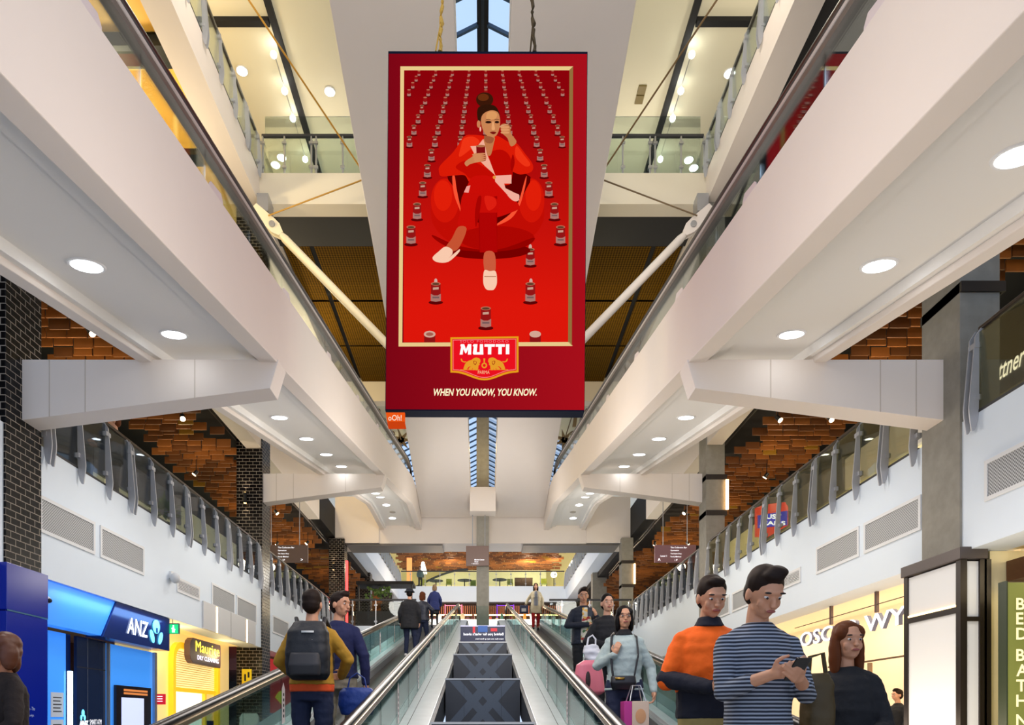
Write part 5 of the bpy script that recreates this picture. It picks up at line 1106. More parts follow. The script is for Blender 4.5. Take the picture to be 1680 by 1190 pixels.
class Blob(MB):
    def seg(s, a, b, ra, rb, n=12):       # tapered limb piece with rounded ends
        a, b = Vector(a), Vector(b); d = b-a; L = max(d.length, 1e-4); d /= L
        u = d.orthogonal().normalized(); w2 = d.cross(u); vs = []; rings = []
        for t in (-80, -50, -20): rings.append((a+d*ra*math.sin(math.radians(t)), ra*math.cos(math.radians(t))))
        rings.append((a.lerp(b, .33), ra+(rb-ra)*.33)); rings.append((a.lerp(b, .66), ra+(rb-ra)*.66))
        for t in (20, 50, 80): rings.append((b+d*rb*math.sin(math.radians(t)), rb*math.cos(math.radians(t))))
        for c, r in rings:
            for k in range(n): an = 2*math.pi*k/n; vs.append(c+u*math.cos(an)*r+w2*math.sin(an)*r)
        N = len(rings); fs = [(i*n+k, i*n+(k+1) % n, (i+1)*n+(k+1) % n, (i+1)*n+k) for i in range(N-1) for k in range(n)]
        fs += [tuple(range(n))[::-1], tuple((N-1)*n+k for k in range(n))]; return s.add(vs, fs)
    def loft(s, rings, n=18, pw=2.4):         # rings: (cx, cy, z, rx, ry)
        vs = []
        for cx, cy, z, rx, ry in rings:
            for k in range(n):
                a = 2*math.pi*k/n; c, q = math.cos(a), math.sin(a)
                vs.append((cx+rx*math.copysign(abs(c)**(2/pw), c), cy+ry*math.copysign(abs(q)**(2/pw), q), z))
        N = len(rings); fs = [(i*n+k, i*n+(k+1) % n, (i+1)*n+(k+1) % n, (i+1)*n+k) for i in range(N-1) for k in range(n)]
        fs += [tuple(range(n))[::-1], tuple((N-1)*n+k for k in range(n))]; return s.add(vs, fs)
    def bake(s, name, m, parent, vox, xf=None, smooth=4, wrinkle=0.0, scale=1.0):
        vs = [Vector(v) for v in s.v]
        me = bpy.data.meshes.new('b'); me.from_pydata([tuple(v) for v in vs], [], s.f); me.update()
        bm = bmesh.new(); bm.from_mesh(me); bmesh.ops.recalc_face_normals(bm, faces=bm.faces); bm.to_mesh(me); bm.free()
        o = bpy.data.objects.new('b', me); C.objects.link(o)
        r = o.modifiers.new('r', 'REMESH'); r.mode = 'VOXEL'; r.voxel_size = vox
        q = o.modifiers.new('s', 'SMOOTH'); q.factor = .5; q.iterations = smooth
        bpy.context.view_layer.update(); dg = bpy.context.evaluated_depsgraph_get(); me2 = bpy.data.meshes.new_from_object(o.evaluated_get(dg)); bpy.data.objects.remove(o); bpy.data.meshes.remove(me)
        if wrinkle:
            me2.update(); nr = [v.normal.copy() for v in me2.vertices]
            for v, n in zip(me2.vertices, nr):
                k = noise.noise(Vector((v.co.x*9, v.co.y*9, v.co.z*22)))+.5*noise.noise(v.co*26); v.co += n*k*wrinkle
        me2.name = name; me2.materials.clear(); me2.materials.append(m)
        for p in me2.polygons: p.use_smooth = True; p.material_index = 0
        ob = bpy.data.objects.new(name, me2); C.objects.link(ob); ob.parent = parent; return ob
def hand(B, wrist, d, pn, side=1, curl=.5, k=1.0):
    """palm, four unequal bent fingers and a thumb off the side of the palm. d: pointing direction, pn: palm normal, side: thumb side"""
    d = Vector(d).normalized(); pn = (Vector(pn)-d*Vector(pn).dot(d)).normalized(); sd = d.cross(pn).normalized()*side; w0 = Vector(wrist)
    for i in range(4):
        off = sd*(.027-.018*i)*k; B.seg(w0+off*.6+d*.01*k, w0+off+d*.082*k, .0145*k, .0115*k, 8)
        L = (.040, .044, .041, .032)[i]*k; c = curl*(1+.1*i); p = w0+off+d*.085*k; dd = d
        for j, ff in enumerate((1, .68, .52)):
            ang = c*(.5, .9, .7)[j]; dd = (dd*math.cos(ang)+pn*math.sin(ang)).normalized(); q = p+dd*L*ff; B.seg(p, q, (.0092, .0085, .0076)[j]*k, (.0085, .0076, .0066)[j]*k, 8); p = q
    tb = w0+sd*.026*k+d*.022*k; t1 = tb+(sd*.7+d*.6+pn*.25).normalized()*.038*k; t2 = t1+(d*.9+sd*.15+pn*.45).normalized()*.03*k; t3 = t2+(d*.8-sd*.15+pn*.5).normalized()*.024*k
    B.seg(tb, t1, .0125*k, .0105*k, 8); B.seg(t1, t2, .0105*k, .0095*k, 8); B.seg(t2, t3, .0092*k, .0075*k, 8)
def person(label, X, Y, Z, h, face, pose=None, skinm=SK1, hair=('short', HBR), top=('shirt', None, 0), pants=None, shoes=None, skirt=None, fem=False, vox=.012, head=(0, 0), open_front=None, collar=None, legs='stand', lean=0.0, build=1.0, sleeve=1.0, extra=None):
    """face: yaw of the body, 0 looks at the viewer (-Y). head: (yaw, pitch) added to the head."""
    t = thing('person', label, 'person', (X, Y, Z)); s = h/1.76; t.scale = (s, s, s); t.rotation_euler = (0, 0, face)
    # local frame: the figure looks along -Y, its own right hand is at -X
    J = dict(sR=(-.162, 0, 1.405), sL=(.162, 0, 1.405), eR=(-.25, .02, 1.14), eL=(.25, .02, 1.14), wR=(-.25, -.07, .90), wL=(.25, -.07, .90), dR=(0, -.15, -1), dL=(0, -.15, -1), nR=(1, -.2, 0), nL=(-1, -.2, 0), cR=.5, cL=.5,
             hR=(-.09, 0, .93), hL=(.09, 0, .93), kR=(-.10, -.02, .50), kL=(.10, -.02, .50), aR=(-.11, .02, .09), aL=(.11, .02, .09))
    if fem:
        J.update(sR=(-.142, 0, 1.40), sL=(.142, 0, 1.40))
    if legs == 'walk': J.update(kR=(-.10, -.10, .51), aR=(-.10, -.14, .09), kL=(.10, .02, .49), aL=(.10, .20, .12))
    if legs == 'hip': J.update(kR=(-.13, -.03, .50), aR=(-.17, .0, .09), kL=(.08, -.06, .50), aL=(.10, -.06, .09))
    J.update(pose or {})
    g = build; B = Blob()
    B.loft([(0, 0, .84, .13*g, .10*g), (0, .0, .93, .165*g, .115*g), (0, 0, 1.06, (.125 if fem else .145)*g, .095*g), (0, -.005, 1.22, .135*g, .10*g), (0, 0, 1.34, (.125 if fem else .14)*g, .090*g), (0, 0, 1.40, .10*g, .070*g), (0, .005, 1.47, .052, .050)])
    B.seg((0, .008, 1.46), (0, -.005, 1.56), .056 if not fem else .048, .05 if not fem else .044)
    for k in 'RL':
        B.seg(Vector(J['s'+k])+Vector((0, 0, -.04)), J['e'+k], .040*g, .036*g); B.seg(J['e'+k], J['w'+k], .04*g, .027); B.seg(J['w'+k], Vector(J['w'+k])+Vector(J['d'+k]).normalized()*.03, .026, .026)
        hand(B, J['w'+k], J['d'+k], J['n'+k], 1 if k == 'R' else -1, J['c'+k], .97 if not fem else .9)
        B.seg(J['h'+k], J['k'+k], .085*g, .055); B.seg(J['k'+k], J['a'+k], .054, .036); a = Vector(J['a'+k]); B.seg(a+Vector((0, .03, -.05)), a+Vector((0, -.14, -.06)), .036, .03)
    # head
    ch = Vector((0, -.01, 1.645)); Rm = Euler((head[1], 0, head[0])).to_matrix(); pv = Vector((0, .01, 1.54))
    def H(x, y, z): return pv+Rm@(Vector((x, y, z))+ch-pv)
    hb = MB(); hb.ball((0, 0, .02), (.074, .094, .098), 20); hb.ball((0, -.022, -.045), (.056, .066, .070), 16); hb.ball((0, -.05, -.088), (.026, .028, .022), 10)
    hb.ball((0, -.092, -.018), (.013, .022, .026), 10); hb.ball((0, -.104, -.03), (.017, .015, .012), 10); hb.ball((0, -.080, .03), (.052, .018, .016), 12)
    hb.ball((0, -.088, -.058), (.026, .012, .010), 10)
    for sx in (-1, 1): hb.ball((sx*.076, .01, -.01), (.010, .022, .034), 10); hb.ball((sx*.034, -.060, -.030), (.026, .018, .030), 10)
    B.add([H(*v) for v in hb.v], hb.f)
    B.bake('body', skinm, t, vox*.62 if vox > .007 else vox*.75, smooth=3)
    for sx in (-1, 1):
        e = MB(); e.ball((0, 0, 0), (.0135, .009, .0068), 12); e.v = [tuple(H(v[0]+sx*.031, v[1]-.079, v[2]+.006)) for v in e.v]; eo = e.build2('eye', EYEW, t)
        e = MB(); e.ball((0, 0, 0), (.0062, .004, .0060), 10); e.v = [tuple(H(v[0]+sx*.031, v[1]-.0872, v[2]+.0035)) for v in e.v]; e.build2('iris', EYED, eo)
        e = MB(); e.ball((0, 0, 0), (.021, .007, .005), 10); e.v = [tuple(H(v[0]+sx*.033, v[1]-.090, v[2]+.030)) for v in e.v]; e.build2('eyebrow', BROW, t)
    e = MB(); e.ball((0, 0, 0), (.024, .008, .0075), 12); e.v = [tuple(H(v[0], v[1]-.096, v[2]-.058)) for v in e.v]; e.build2('lips', LIP, t)
    # hair
    kind, hm = hair; hh = Blob(); bb = MB()
    bb.ball((0, .018, .045), (.084, .100, .090), 18); bb.ball((0, .05, -.005), (.076, .068, .085), 16)
    if kind in ('short', 'crop'):
        bb.ball((0, -.045, .098), (.055, .045, .030), 12)
        if kind == 'short': bb.ball((.02, -.03, .118), (.05, .055, .026), 12)
    if kind == 'bob':
        for sx in (-1, 1): bb.ball((sx*.070, .01, -.04), (.028, .062, .105), 14); bb.ball((sx*.052, -.02, .05), (.034, .06, .055), 12)
        bb.ball((0, .06, -.07), (.075, .05, .09), 14)
    if kind == 'long':
        for sx in (-1, 1): bb.ball((sx*.072, .015, -.08), (.032, .055, .16), 14); bb.ball((sx*.050, -.02, .05), (.036, .06, .055), 12)
        bb.ball((0, .065, -.12), (.085, .045, .17), 14)
    if kind == 'back': bb.ball((0, .11, .0), (.035, .03, .045), 12)
    if kind == 'hat':
        bb.ball((0, .04, -.03), (.078, .06, .06), 12)
    hh.add([H(*v) for v in bb.v], bb.f); hh.bake('hair', hm, t, .008, smooth=3, wrinkle=.003)
    if kind == 'hat':
        q = Blob(); bb = MB(); bb.ball((0, .01, .085), (.098, .112, .065), 18); bb.tube([(0, .01, .03), (0, .01, .05), (0, .01, .075)], [.150, .125, .10], 26); q.add([H(*v) for v in bb.v], bb.f); q.bake('bucket_hat', mat('hat_navy', (20, 24, 34), .8), t, .009, smooth=2)
    # garments
    tk, tm, hem = top
    if tk:
        q = Blob(); G = g*1.06; zh = hem
        sh = .150 if fem else .166; wl = {'shirt': .0, 'jacket': .010, 'coat': .022}[tk]
        rings = []
        if zh < .80: rings += [(0, .01, zh, (.19+wl)*G, (.14+wl)*G)]
        rings += [(0, .005, max(zh, .88) if zh >= .80 else .9, (.172+wl)*G, (.125+wl)*G), (0, 0, 1.06, ((.14 if fem else .156)+wl)*G, (.112+wl)*G), (0, -.008, 1.22, (.154+wl)*G, (.122+wl)*G), (0, 0, 1.34, (sh+wl*.6)*G, (.118+wl*.6)*G), (0, .002, 1.40, (sh-.008)*G, .10*G), (0, .004, 1.435, (sh-.04)*G, .085), (0, .006, 1.465, (sh-.075)*G, .074), (0, .006, 1.49, .064, .062)]
        q.loft(rings)
        for k in 'RL':
            sp, ep, wp = Vector(J['s'+k]), Vector(J['e'+k]), Vector(J['w'+k]); th = .006+wl*.5
            q.seg(sp+Vector((0, 0, -.03)), ep, .052*g+th, .044*g+th); sgn = -1 if k == 'R' else 1; q.seg((sgn*.05, .004, 1.435), (sgn*.13*g, .002, 1.395), .052, .058)
            if sleeve > .5: q.seg(ep, ep.lerp(wp, sleeve*.95), .044*g+th, .032+th)
        q.bake('jacket' if tk != 'shirt' else 'top', tm, t, max(vox, .009), smooth=4, wrinkle=.006)
    if collar:
        q = Blob(); q.loft([(0, .0, 1.462, .095, .085), (0, -.002, 1.49, .078, .070), (0, -.004, 1.525, .062, .060)], pw=2); q.bake('collar', collar, t, .009, smooth=2)
    if open_front:
        q = Blob(); q.loft([(0, -.05, .90, .11, .115), (0, -.057, 1.06, .105, .10), (0, -.062, 1.22, .11, .105), (0, -.052, 1.36, .085, .095), (0, -.03, 1.45, .05, .07)]); q.bake('shirt_front', open_front, t, .009, smooth=3, wrinkle=.003)
    if skirt:
        q = Blob(); q.loft([(0, 0, .56, .20, .16), (0, 0, .75, .19, .145), (0, 0, .98, .145, .11)]); q.bake('skirt', skirt, t, .012, wrinkle=.006)
    if pants:
        q = Blob(); q.loft([(0, 0, .82, .155*g, .115*g), (0, 0, .93, .178*g, .128*g), (0, 0, 1.02, .16*g, .115*g)])
        for k in 'RL': q.seg(J['h'+k], J['k'+k], .098*g, .070); q.seg(J['k'+k], Vector(J['a'+k])+Vector((0, .01, .03)), .070, .056)
        q.bake('trousers', pants, t, max(vox, .011), smooth=4, wrinkle=.006)
    sm = shoes or mat('shoe_black', (24, 22, 22), .4)
    for k in 'RL':
        q = Blob(); a = Vector(J['a'+k]); q.seg(a+Vector((0, .035, -.045)), a+Vector((0, -.05, -.04)), .046, .044); q.seg(a+Vector((0, -.05, -.05)), a+Vector((0, -.155, -.06)), .043, .033)
        q.bake('shoe', sm, t, .01, smooth=2)
    return t
def build2(s, name, m, parent):
    me = s.mesh(name, m)
    for p in me.polygons: p.use_smooth = True
    o = bpy.data.objects.new(name, me); C.objects.link(o); o.parent = parent; return o
MB.build2 = build2
def ppl(px, Y, h, label, face, **k):
    X = (px-CX)/F*Y; return person(label, X, Y, k.pop('z', None) if 'z' in k and k['z'] is not None else (k.pop('z', None) or zl(Y)), h, face, **k)
def phone(p, loc):
    o = MB().box(-.037, .037, -.075, .075, -.004, .004).build('mobile_phone', mat('phone_black', (16, 16, 18), .15), None, False, .003)
    o.location = Vector(p.location)+Euler(p.rotation_euler).to_matrix()@(Vector(loc)*p.scale[0]); o.rotation_euler = (-.7, 0, p.rotation_euler[2]); return o
JEAN = fabric('denim_navy', (26, 34, 62)); BLKF = fabric('cloth_black', (22, 22, 26)); NVY = fabric('cloth_navy', (22, 28, 72)); MUST = fabric('cloth_mustard', (176, 130, 34)); KHA = fabric('cloth_khaki', (168, 146, 88)); BEI = fabric('cloth_beige', (196, 184, 156)); RED = fabric('cloth_red', (176, 20, 24))
WSH = mat('shoe_white', (214, 208, 206), .5)
PI = math.pi
# two men riding up on the left
p = ppl(512, 6.2, 1.88, 'person in mustard jacket and dark jeans seen from behind wearing a big black backpack', PI, hair=('crop', HBR), top=('jacket', MUST, .96), pants=JEAN, vox=.009, skinm=SK2,
    pose=dict(eR=(-.29, -.06, 1.18), wR=(-.20, -.24, 1.05), eL=(.29, -.04, 1.16), wL=(.22, -.22, 1.06), dR=(.5, -1, 0), dL=(-.5, -1, 0)))
q = Blob(); q.loft([(0, 0, .90, .186, .134), (0, 0, .97, .190, .140)]); q.bake('orange_hem', fabric('hem_orange', (232, 84, 30)), p, .009)
X, Y, Z = p.location; sc = 1.88/1.76
t = thing('backpack', 'big black backpack with pale logo strips on the mustard jacket', 'backpack', (X, Y, Z)); t.rotation_euler = (0, 0, PI); t.scale = (sc,)*3
q = Blob(); q.loft([(-.03, .22, .99, .14, .06), (-.03, .25, 1.03, .175, .10), (-.03, .255, 1.2, .18, .115), (-.03, .24, 1.38, .165, .10), (-.03, .21, 1.47, .12, .06)], pw=3); q.bake('pack', mat('pack_black', (22, 24, 30), .6, bump=.3), t, .01, wrinkle=.004)
q = Blob(); q.loft([(-.03, .34, 1.02, .12, .04), (-.03, .355, 1.1, .13, .05), (-.03, .345, 1.2, .12, .035)], pw=3); q.bake('front_pocket', mat('pack_grey', (52, 50, 52), .6), t, .01)
for k in (-1, 1):
    q = Blob(); pts = [(-.03+k*.10, .16, 1.42), (k*.12, .05, 1.52), (k*.13, -.10, 1.45), (k*.14, -.15, 1.30), (k*.16, -.06, 1.10), (k*.14, .16, 1.03)]
    for a, b2 in zip(pts[:-1], pts[1:]): q.seg(a, b2, .02, .02, 8)
    q.bake('shoulder_strap', mat('pack_black', (22, 24, 30), .6), t, .009)
for z, w2 in ((1.36, .07), (1.29, .06)): MB().box(-.03-w2, -.03+w2*.4, .343-.0*z, .352, z, z+.016).build2('logo_strip', mat('logo_pale', (214, 214, 210), .5), t)
p = ppl(556, 6.95, 1.84, 'person in navy jacket and pale trousers beside the backpack wearer, face turned back', PI*.94, hair=('short', HBR), top=('jacket', NVY, .93), pants=fabric('cloth_stone', (150, 140, 120)), vox=.009, skinm=SK2, head=(-1.9, .05),
    pose=dict(eR=(.0, 0, 0) and (-.27, .03, 1.14), wR=(-.27, -.02, .88), eL=(.25, .03, 1.14), wL=(.24, -.05, .90)), legs='walk')
X, Y, Z = p.location
t = thing('blue_bag', 'royal blue soft bag hanging from the hand of the person in navy', 'bag', (X+.13, Y-.16, Z+.5)); bx, by, bz = -1.20, 6.52, P(0, 1146, 6.52)[2]
q = Blob(); q.loft([(bx, by, bz-.16, .15, .07), (bx, by, bz-.05, .18, .09), (bx, by, bz+.06, .17, .08), (bx, by, bz+.10, .13, .05)], pw=3); o = q.bake('bag_body', mat('bag_blue', (20, 54, 130), .5, bump=.3), None, .01, wrinkle=.004); o.parent = t; o.matrix_parent_inverse = Matrix.Translation(-Vector(t.location))
MB().tube([(bx-.09, by, bz+.09), (bx-.07, by, bz+.19), (bx-.0, by, bz+.24), (bx+.07, by, bz+.19), (bx+.09, by, bz+.09)], .008, 6).build('handle', mat('bag_blue', (20, 54, 130), .5), t, True)
# hat pair and woman further up
ppl(672, 17.3, 1.71, 'person in long black coat and dark bucket hat seen from behind', PI, hair=('hat', HBK), top=('coat', BLKF, .72), pants=JEAN, shoes=WSH, legs='hip', vox=.014, build=1.08)
ppl(693, 18.9, 1.60, 'person in dark puffer jacket with brown hair beside the bucket hat wearer', PI*.9, fem=True, hair=('bob', HCH), top=('jacket', mat('puffer', (34, 38, 52), .5), .82), pants=JEAN, shoes=WSH, legs='walk', vox=.014, build=1.1, pose=dict(eR=(-.33, .0, 1.2), wR=(-.22, -.18, 1.02), dR=(.5, -1, 0)))
ppl(713, 27.3, 1.72, 'person in navy coat, short skirt and black tights near the top of the left walkway', PI, fem=True, hair=('bob', mat('hair_blonde', (120, 92, 60), .5)), top=('coat', fabric('coat_navy', (26, 38, 92)), .70), skirt=BLKF, skinm=mat('tights', (40, 30, 34), .6), vox=.016)
# right side riders coming down
p = ppl(879, 26.0, 1.78, 'person in open beige coat and bright red trousers near the top of the right walkway', 0, fem=True, hair=('long', HBR), top=('coat', BEI, .62), pants=RED, legs='walk', vox=.014, open_front=fabric('top_grey', (130, 134, 146)), pose=dict(eR=(-.3, .03, 1.15), wR=(-.38, -.05, .95)))
X, Y, Z = p.location
t = thing('shoulder_bag', 'navy and white bag carried by the person in red trousers', 'bag', (X-.42, Y-.1, Z+.85)); MB().box(X-.62, X-.30, Y-.18, Y-.02, Z+.62, Z+.92).build('bag_body', mat('bag_navy', (30, 40, 80), .5), t, bevel=.03); MB().box(X-.55, X-.38, Y-.185, Y-.17, Z+.68, Z+.80).build('white_patch', WSH, t)
MB().tube([(X-.58, Y-.1, Z+.92), (X-.46, Y-.08, Z+1.02), (X-.34, Y-.1, Z+.92)], .012, 6).build('strap', BLACK, t)
ppl(957, 11.0, 1.83, 'person in dark jacket over floral shirt holding a phone at chest height', .25, hair=('short', HBR), skinm=SK3, top=('jacket', fabric('cloth_ink', (34, 38, 50)), .86), open_front=fabric('floral_shirt', (220, 210, 190), 'floral'), pants=BLKF, vox=.010, head=(-.3, .2),
    pose=dict(eR=(-.27, -.02, 1.17), wR=(-.02, -.25, 1.16), dR=(1, -.4, .3), nR=(0, -.3, 1), eL=(.26, -.06, 1.20), wL=(.11, -.24, 1.30), dL=(-.5, -.2, 1), nL=(-.6, .8, 0), cR=.9, cL=.9))
X = (957-CX)/F*11.0; t = MB().box(X+.02, X+.09, 10.68, 10.69, zl(11)+1.33, zl(11)+1.47).build('mobile_phone', mat('phone_grey', (60, 60, 66), .2)); tag(t, 'grey phone held at chest height by the person in floral shirt', 'phone')
p = ppl(996, 8.9, 1.78, 'person in loose black top with dark hair tied back, holding a yellow cup', .1, fem=True, hair=('back', HBK), skinm=SK1, top=('shirt', BLKF, .82), pants=BLKF, vox=.009, build=1.08, pose=dict(eR=(-.27, .0, 1.15), wR=(-.04, -.22, 1.08), dR=(1, -.5, .1), nR=(0, -1, .4), eL=(.26, .02, 1.14), wL=(.22, -.14, .94), cR=1.0))
X, Y, Z = p.location; t = MB().tube([(X+.04, Y-.32, Z+1.08), (X+.04, Y-.32, Z+1.19)], [.032, .042], 16).build('takeaway_cup', mat('cup_yellow', (226, 186, 50), .5), None, True); tag(t, 'yellow takeaway cup held in front of the black top', 'cup')
t = thing('plastic_bag', 'crumpled white plastic bag hanging between the black top and the pale jumper', 'bag', (X-.13, Y-.2, Z+.8)); bx, by, bz = P(972, 1072, 8.45)
q = Blob(); q.loft([(bx+.05, by, bz-.22, .04, .03), (bx+.03, by, bz-.12, .10, .06), (bx, by, bz, .12, .07), (bx-.02, by, bz+.10, .08, .05)], pw=2.2); o = q.bake('bag_body', mat('plastic_white', (222, 222, 228), .4), None, .01, wrinkle=.012); o.parent = t; o.matrix_parent_inverse = Matrix.Translation(-Vector(t.location))
MB().tube([(bx-.07, by, bz+.08), (bx-.05, by, bz+.19), (bx+.0, by, bz+.22), (bx+.04, by, bz+.17), (bx+.04, by, bz+.08)], .012, 6).build('handle', mat('plastic_white', (222, 222, 228), .4), t, True)
p = ppl(1024, 6.8, 1.71, 'person in pale grey-green jumper and black scarf with glasses and bobbed hair', -.15, fem=True, hair=('bob', HBK), skinm=SK3, top=('shirt', fabric('jumper_sage', (176, 190, 186)), .90), pants=JEAN, vox=.008, collar=BLKF, build=1.12, legs='walk', head=(.1, -.05),
    pose=dict(eR=(-.27, .02, 1.16), wR=(-.10, -.17, 1.26), dR=(.3, -.2, 1), nR=(.3, 1, 0), cR=1.1, eL=(.27, .03, 1.13), wL=(.29, -.08, .88), cL=1.1))
X, Y, Z = p.location; s0 = 1.71/1.76
gl = MB()
for sx in (-1, 1): gl.tube([(sx*.032+.021*math.cos(a*.6283), -.108, 1.650+.017*math.sin(a*.6283)) for a in range(11)], .0022, 5)
gl.tube([(-.011, -.112, 1.652), (.011, -.112, 1.652)], .002, 5)
for sx in (-1, 1): gl.tube([(sx*.053, -.108, 1.653), (sx*.080, .0, 1.650)], .002, 5)
gl.build2('glasses', mat('glasses_dark', (40, 34, 34), .3), p)
t = thing('waist_bag', 'black bag with gold clasp worn across the front of the pale jumper', 'bag', (X, Y, Z)); t.scale = (s0,)*3; t.rotation_euler = (0, 0, -.15)
q = Blob(); q.loft([(-.02, -.19, .90, .11, .035), (-.02, -.205, .97, .13, .045), (-.02, -.20, 1.04, .12, .035)], pw=3); q.bake('pouch', mat('leather_black', (26, 24, 28), .4), t, .009)
MB().box(-.10, -.01, -.255, -.245, 1.0, 1.02).build2('clasp', mat('gold', (190, 150, 70), .3, .9), t)
q = Blob(); pts = [(-.12, -.18, 1.04), (-.14, -.15, 1.25), (-.13, -.08, 1.45), (-.10, .05, 1.50)]
for a, b2 in zip(pts[:-1], pts[1:]): q.seg(a, b2, .014, .014, 8)
pts = [(.09, -.18, 1.04), (.13, -.15, 1.25), (.12, -.08, 1.44), (.09, .05, 1.48)]
for a, b2 in zip(pts[:-1], pts[1:]): q.seg(a, b2, .012, .012, 8)
q.bake('strap', mat('leather_black', (26, 24, 28), .4), t, .008)
bx, by, bz = P(1042, 1172, 6.5)
t = thing('paper_carrier_bag', 'cream shopping bag with magenta side hanging from the hand of the pale jumper person', 'bag', (bx, by, bz-.2))
mb = MB(); mb.box(bx-.05, bx+.11, by-.10, by+.08, bz-.24, bz+.12, 0); mb.box(bx-.125, bx-.05, by-.10, by+.08, bz-.24, bz+.12, 1); mb.build('bag_body', [mat('bag_cream', (236, 206, 180), .6), mat('bag_magenta', (206, 60, 150), .5)], t, bevel=.006)
MB().ball((bx+.03, by-.102, bz-.02), (.05, .002, .07), 16).build('printed_spot', mat('bag_peach', (232, 170, 120), .6), t, True)
for dy in (-.1, .08): MB().tube([(bx-.07, by+dy, bz+.12), (bx-.03, by+dy*.4, bz+.27), (bx+.04, by+dy*.4, bz+.27), (bx+.08, by+dy, bz+.12)], .006, 6).build('handle', STEEL, t, True)
bx, by, bz = P(966, 1112, 7.6)
t = thing('pink_case', 'rounded pink moulded case with dark slot handle held low beside the pale jumper', 'case', (bx, by, bz-.2))
q = Blob(); q.loft([(bx+.05, by, bz-.20, .07, .05), (bx+.03, by, bz-.16, .15, .075), (bx, by, bz, .165, .08), (bx-.0, by, bz+.14, .14, .075), (bx+.02, by, bz+.19, .08, .05)], pw=3); o = q.bake('shell', mat('case_pink', (226, 120, 136), .35), None, .01); o.parent = t; o.matrix_parent_inverse = Matrix.Translation(-Vector(t.location))
MB().ball((bx-.02, by-.078, bz-.03), (.028, .012, .095), 16).build('slot', mat('slot_dark', (44, 26, 28), .6), t, True)
# front row on the right
HV = fabric('hi_vis_orange', (255, 104, 8))
p = ppl(1163, 4.6, 2.0, 'person in bright orange and navy work top and khaki trousers looking at a phone', .05, hair=('crop', HBR), skinm=SK2, top=('jacket', HV, 1.12), pants=KHA, vox=.008, collar=fabric('cloth_darknavy', (18, 20, 36)), head=(0, .32), build=1.05, sleeve=.42,
    pose=dict(eR=(-.255, .0, 1.14), wR=(-.07, -.25, 1.10), dR=(.5, -.85, .15), nR=(.7, .3, .6), eL=(.255, -.02, 1.14), wL=(.09, -.25, 1.11), dL=(-.8, -.6, .15), nL=(0, -.2, 1), cR=.9, cL=.9))
q = Blob(); q.loft([(0, .005, .92, .192, .142), (0, 0, 1.06, .19, .145), (0, -.005, 1.15, .186, .148)])
for k, e, w2 in ((-1, (-.255, .0, 1.14), (-.09, -.23, 1.10)), (1, (.255, -.02, 1.14), (.11, -.23, 1.11))): q.seg(Vector(e)+Vector((0, 0, .02)), w2, .062, .044)
q.bake('navy_lower_panel', fabric('cloth_darknavy', (18, 20, 36)), p, .009, wrinkle=.006)
t = phone(p, (0, -.345, 1.13)); tag(t, 'black phone held in both hands in front of the orange work top', 'phone')
p = ppl(1243, 3.6, 1.9, 'person in grey striped jumper with dark fringe looking down at a phone', .1, hair=('short', HBR), skinm=SK2, z=L0, top=('jacket', fabric('striped_jumper', (90, 96, 110), 'stripe'), .88), pants=JEAN, vox=.007, head=(.05, .5), sleeve=.55, build=.9,
    pose=dict(eR=(-.20, -.06, 1.15), wR=(-.07, -.27, 1.22), dR=(.4, -.9, .15), nR=(.7, .4, .5), eL=(.215, -.06, 1.14), wL=(.05, -.28, 1.20), dL=(-.6, -.8, .1), nL=(-.6, .4, .6), cR=.75, cL=.75))
t = phone(p, (-.01, -.365, 1.235)); tag(t, 'black phone held by the person in the striped jumper', 'phone')
t = thing('olive_bag', 'olive brown soft bag between the striped jumper and the person in black', 'bag', (1.98, 3.7, -.1)); bx, by, bz = P(1341, 1150, 3.75)
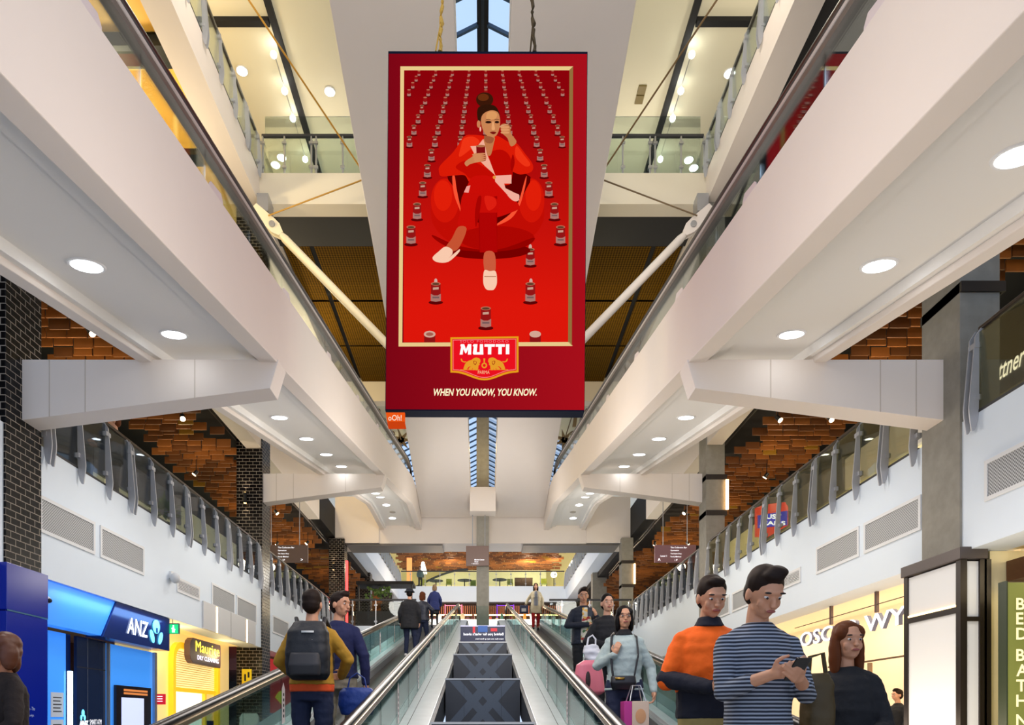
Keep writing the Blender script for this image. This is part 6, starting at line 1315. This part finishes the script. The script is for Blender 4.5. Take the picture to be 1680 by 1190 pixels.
q = Blob(); q.loft([(bx, by, bz-.22, .07, .06), (bx, by, bz-.1, .085, .08), (bx, by, bz+.08, .08, .07), (bx, by, bz+.15, .06, .04)], pw=3); o = q.bake('bag_body', mat('bag_olive', (72, 56, 22), .6, bump=.3), None, .01, wrinkle=.004); o.parent = t; o.matrix_parent_inverse = Matrix.Translation(-Vector(t.location))
MB().tube([(bx-.05, by, bz+.12), (bx-.04, by, bz+.24), (bx+.03, by, bz+.26), (bx+.05, by, bz+.12)], .012, 6).build('strap', mat('bag_olive', (72, 56, 22), .6), t, True)
p = ppl(1388, 4.0, 1.66, 'person in black top with long chestnut hair turned towards the optician shop', -.5, fem=True, hair=('long', HCH), skinm=SK2, z=L0, top=('jacket', BLKF, .86), pants=BLKF, vox=.008, head=(.5, 0),
    pose=dict(eR=(-.21, -.05, 1.14), wR=(-.12, -.28, 1.06), dR=(.4, -1, -.1), eL=(.21, -.05, 1.13), wL=(.14, -.28, 1.05), dL=(-.2, -1, -.1)))
p = ppl(8, 4.5, 1.66, 'person with brown hair in dark clothes cut off by the left edge of the picture', -.6, fem=True, hair=('bob', mat('hair_rust', (92, 46, 20), .5)), skinm=mat('skin_orange_tan', (190, 120, 80), .55), z=L0, top=('jacket', fabric('cloth_brownblack', (32, 20, 16)), .86), pants=BLKF, vox=.009,  # skin in a deeper orange tone
    pose=dict(eR=(-.26, -.05, 1.14), wR=(-.06, -.24, 1.30), dR=(.5, -.5, .6), nR=(0, .5, .5), eL=(.27, -.05, 1.13), wL=(.14, -.2, 1.0), dL=(-.2, -1, 0)))
# background people
person('person in black leaning over the left first-floor handrail under the near beam', -6.95, 12.9, L1, 1.72, -1.2, hair=('short', HCH), top=('jacket', BLKF, .88), pants=BLKF, vox=.013, pose=dict(eR=(-.25, -.15, 1.2), wR=(-.15, -.30, 1.2), eL=(.25, -.15, 1.2), wL=(.1, -.30, 1.2), dR=(0, -1, 0), dL=(0, -1, 0)))
person('person in grey standing at the far left table behind the cafe railing', -4.75, 51.9, L2, 1.7, .4, hair=('short', HBK), top=('jacket', mat('cloth_slate', (84, 100, 104), .8), .88), pants=BLKF, vox=.02)
person('person in dark clothes browsing inside the optician shop', 7.9, 13.0, L0, 1.66, -1.5, hair=('short', HBR), top=('jacket', BLKF, .88), pants=BLKF, vox=.014)
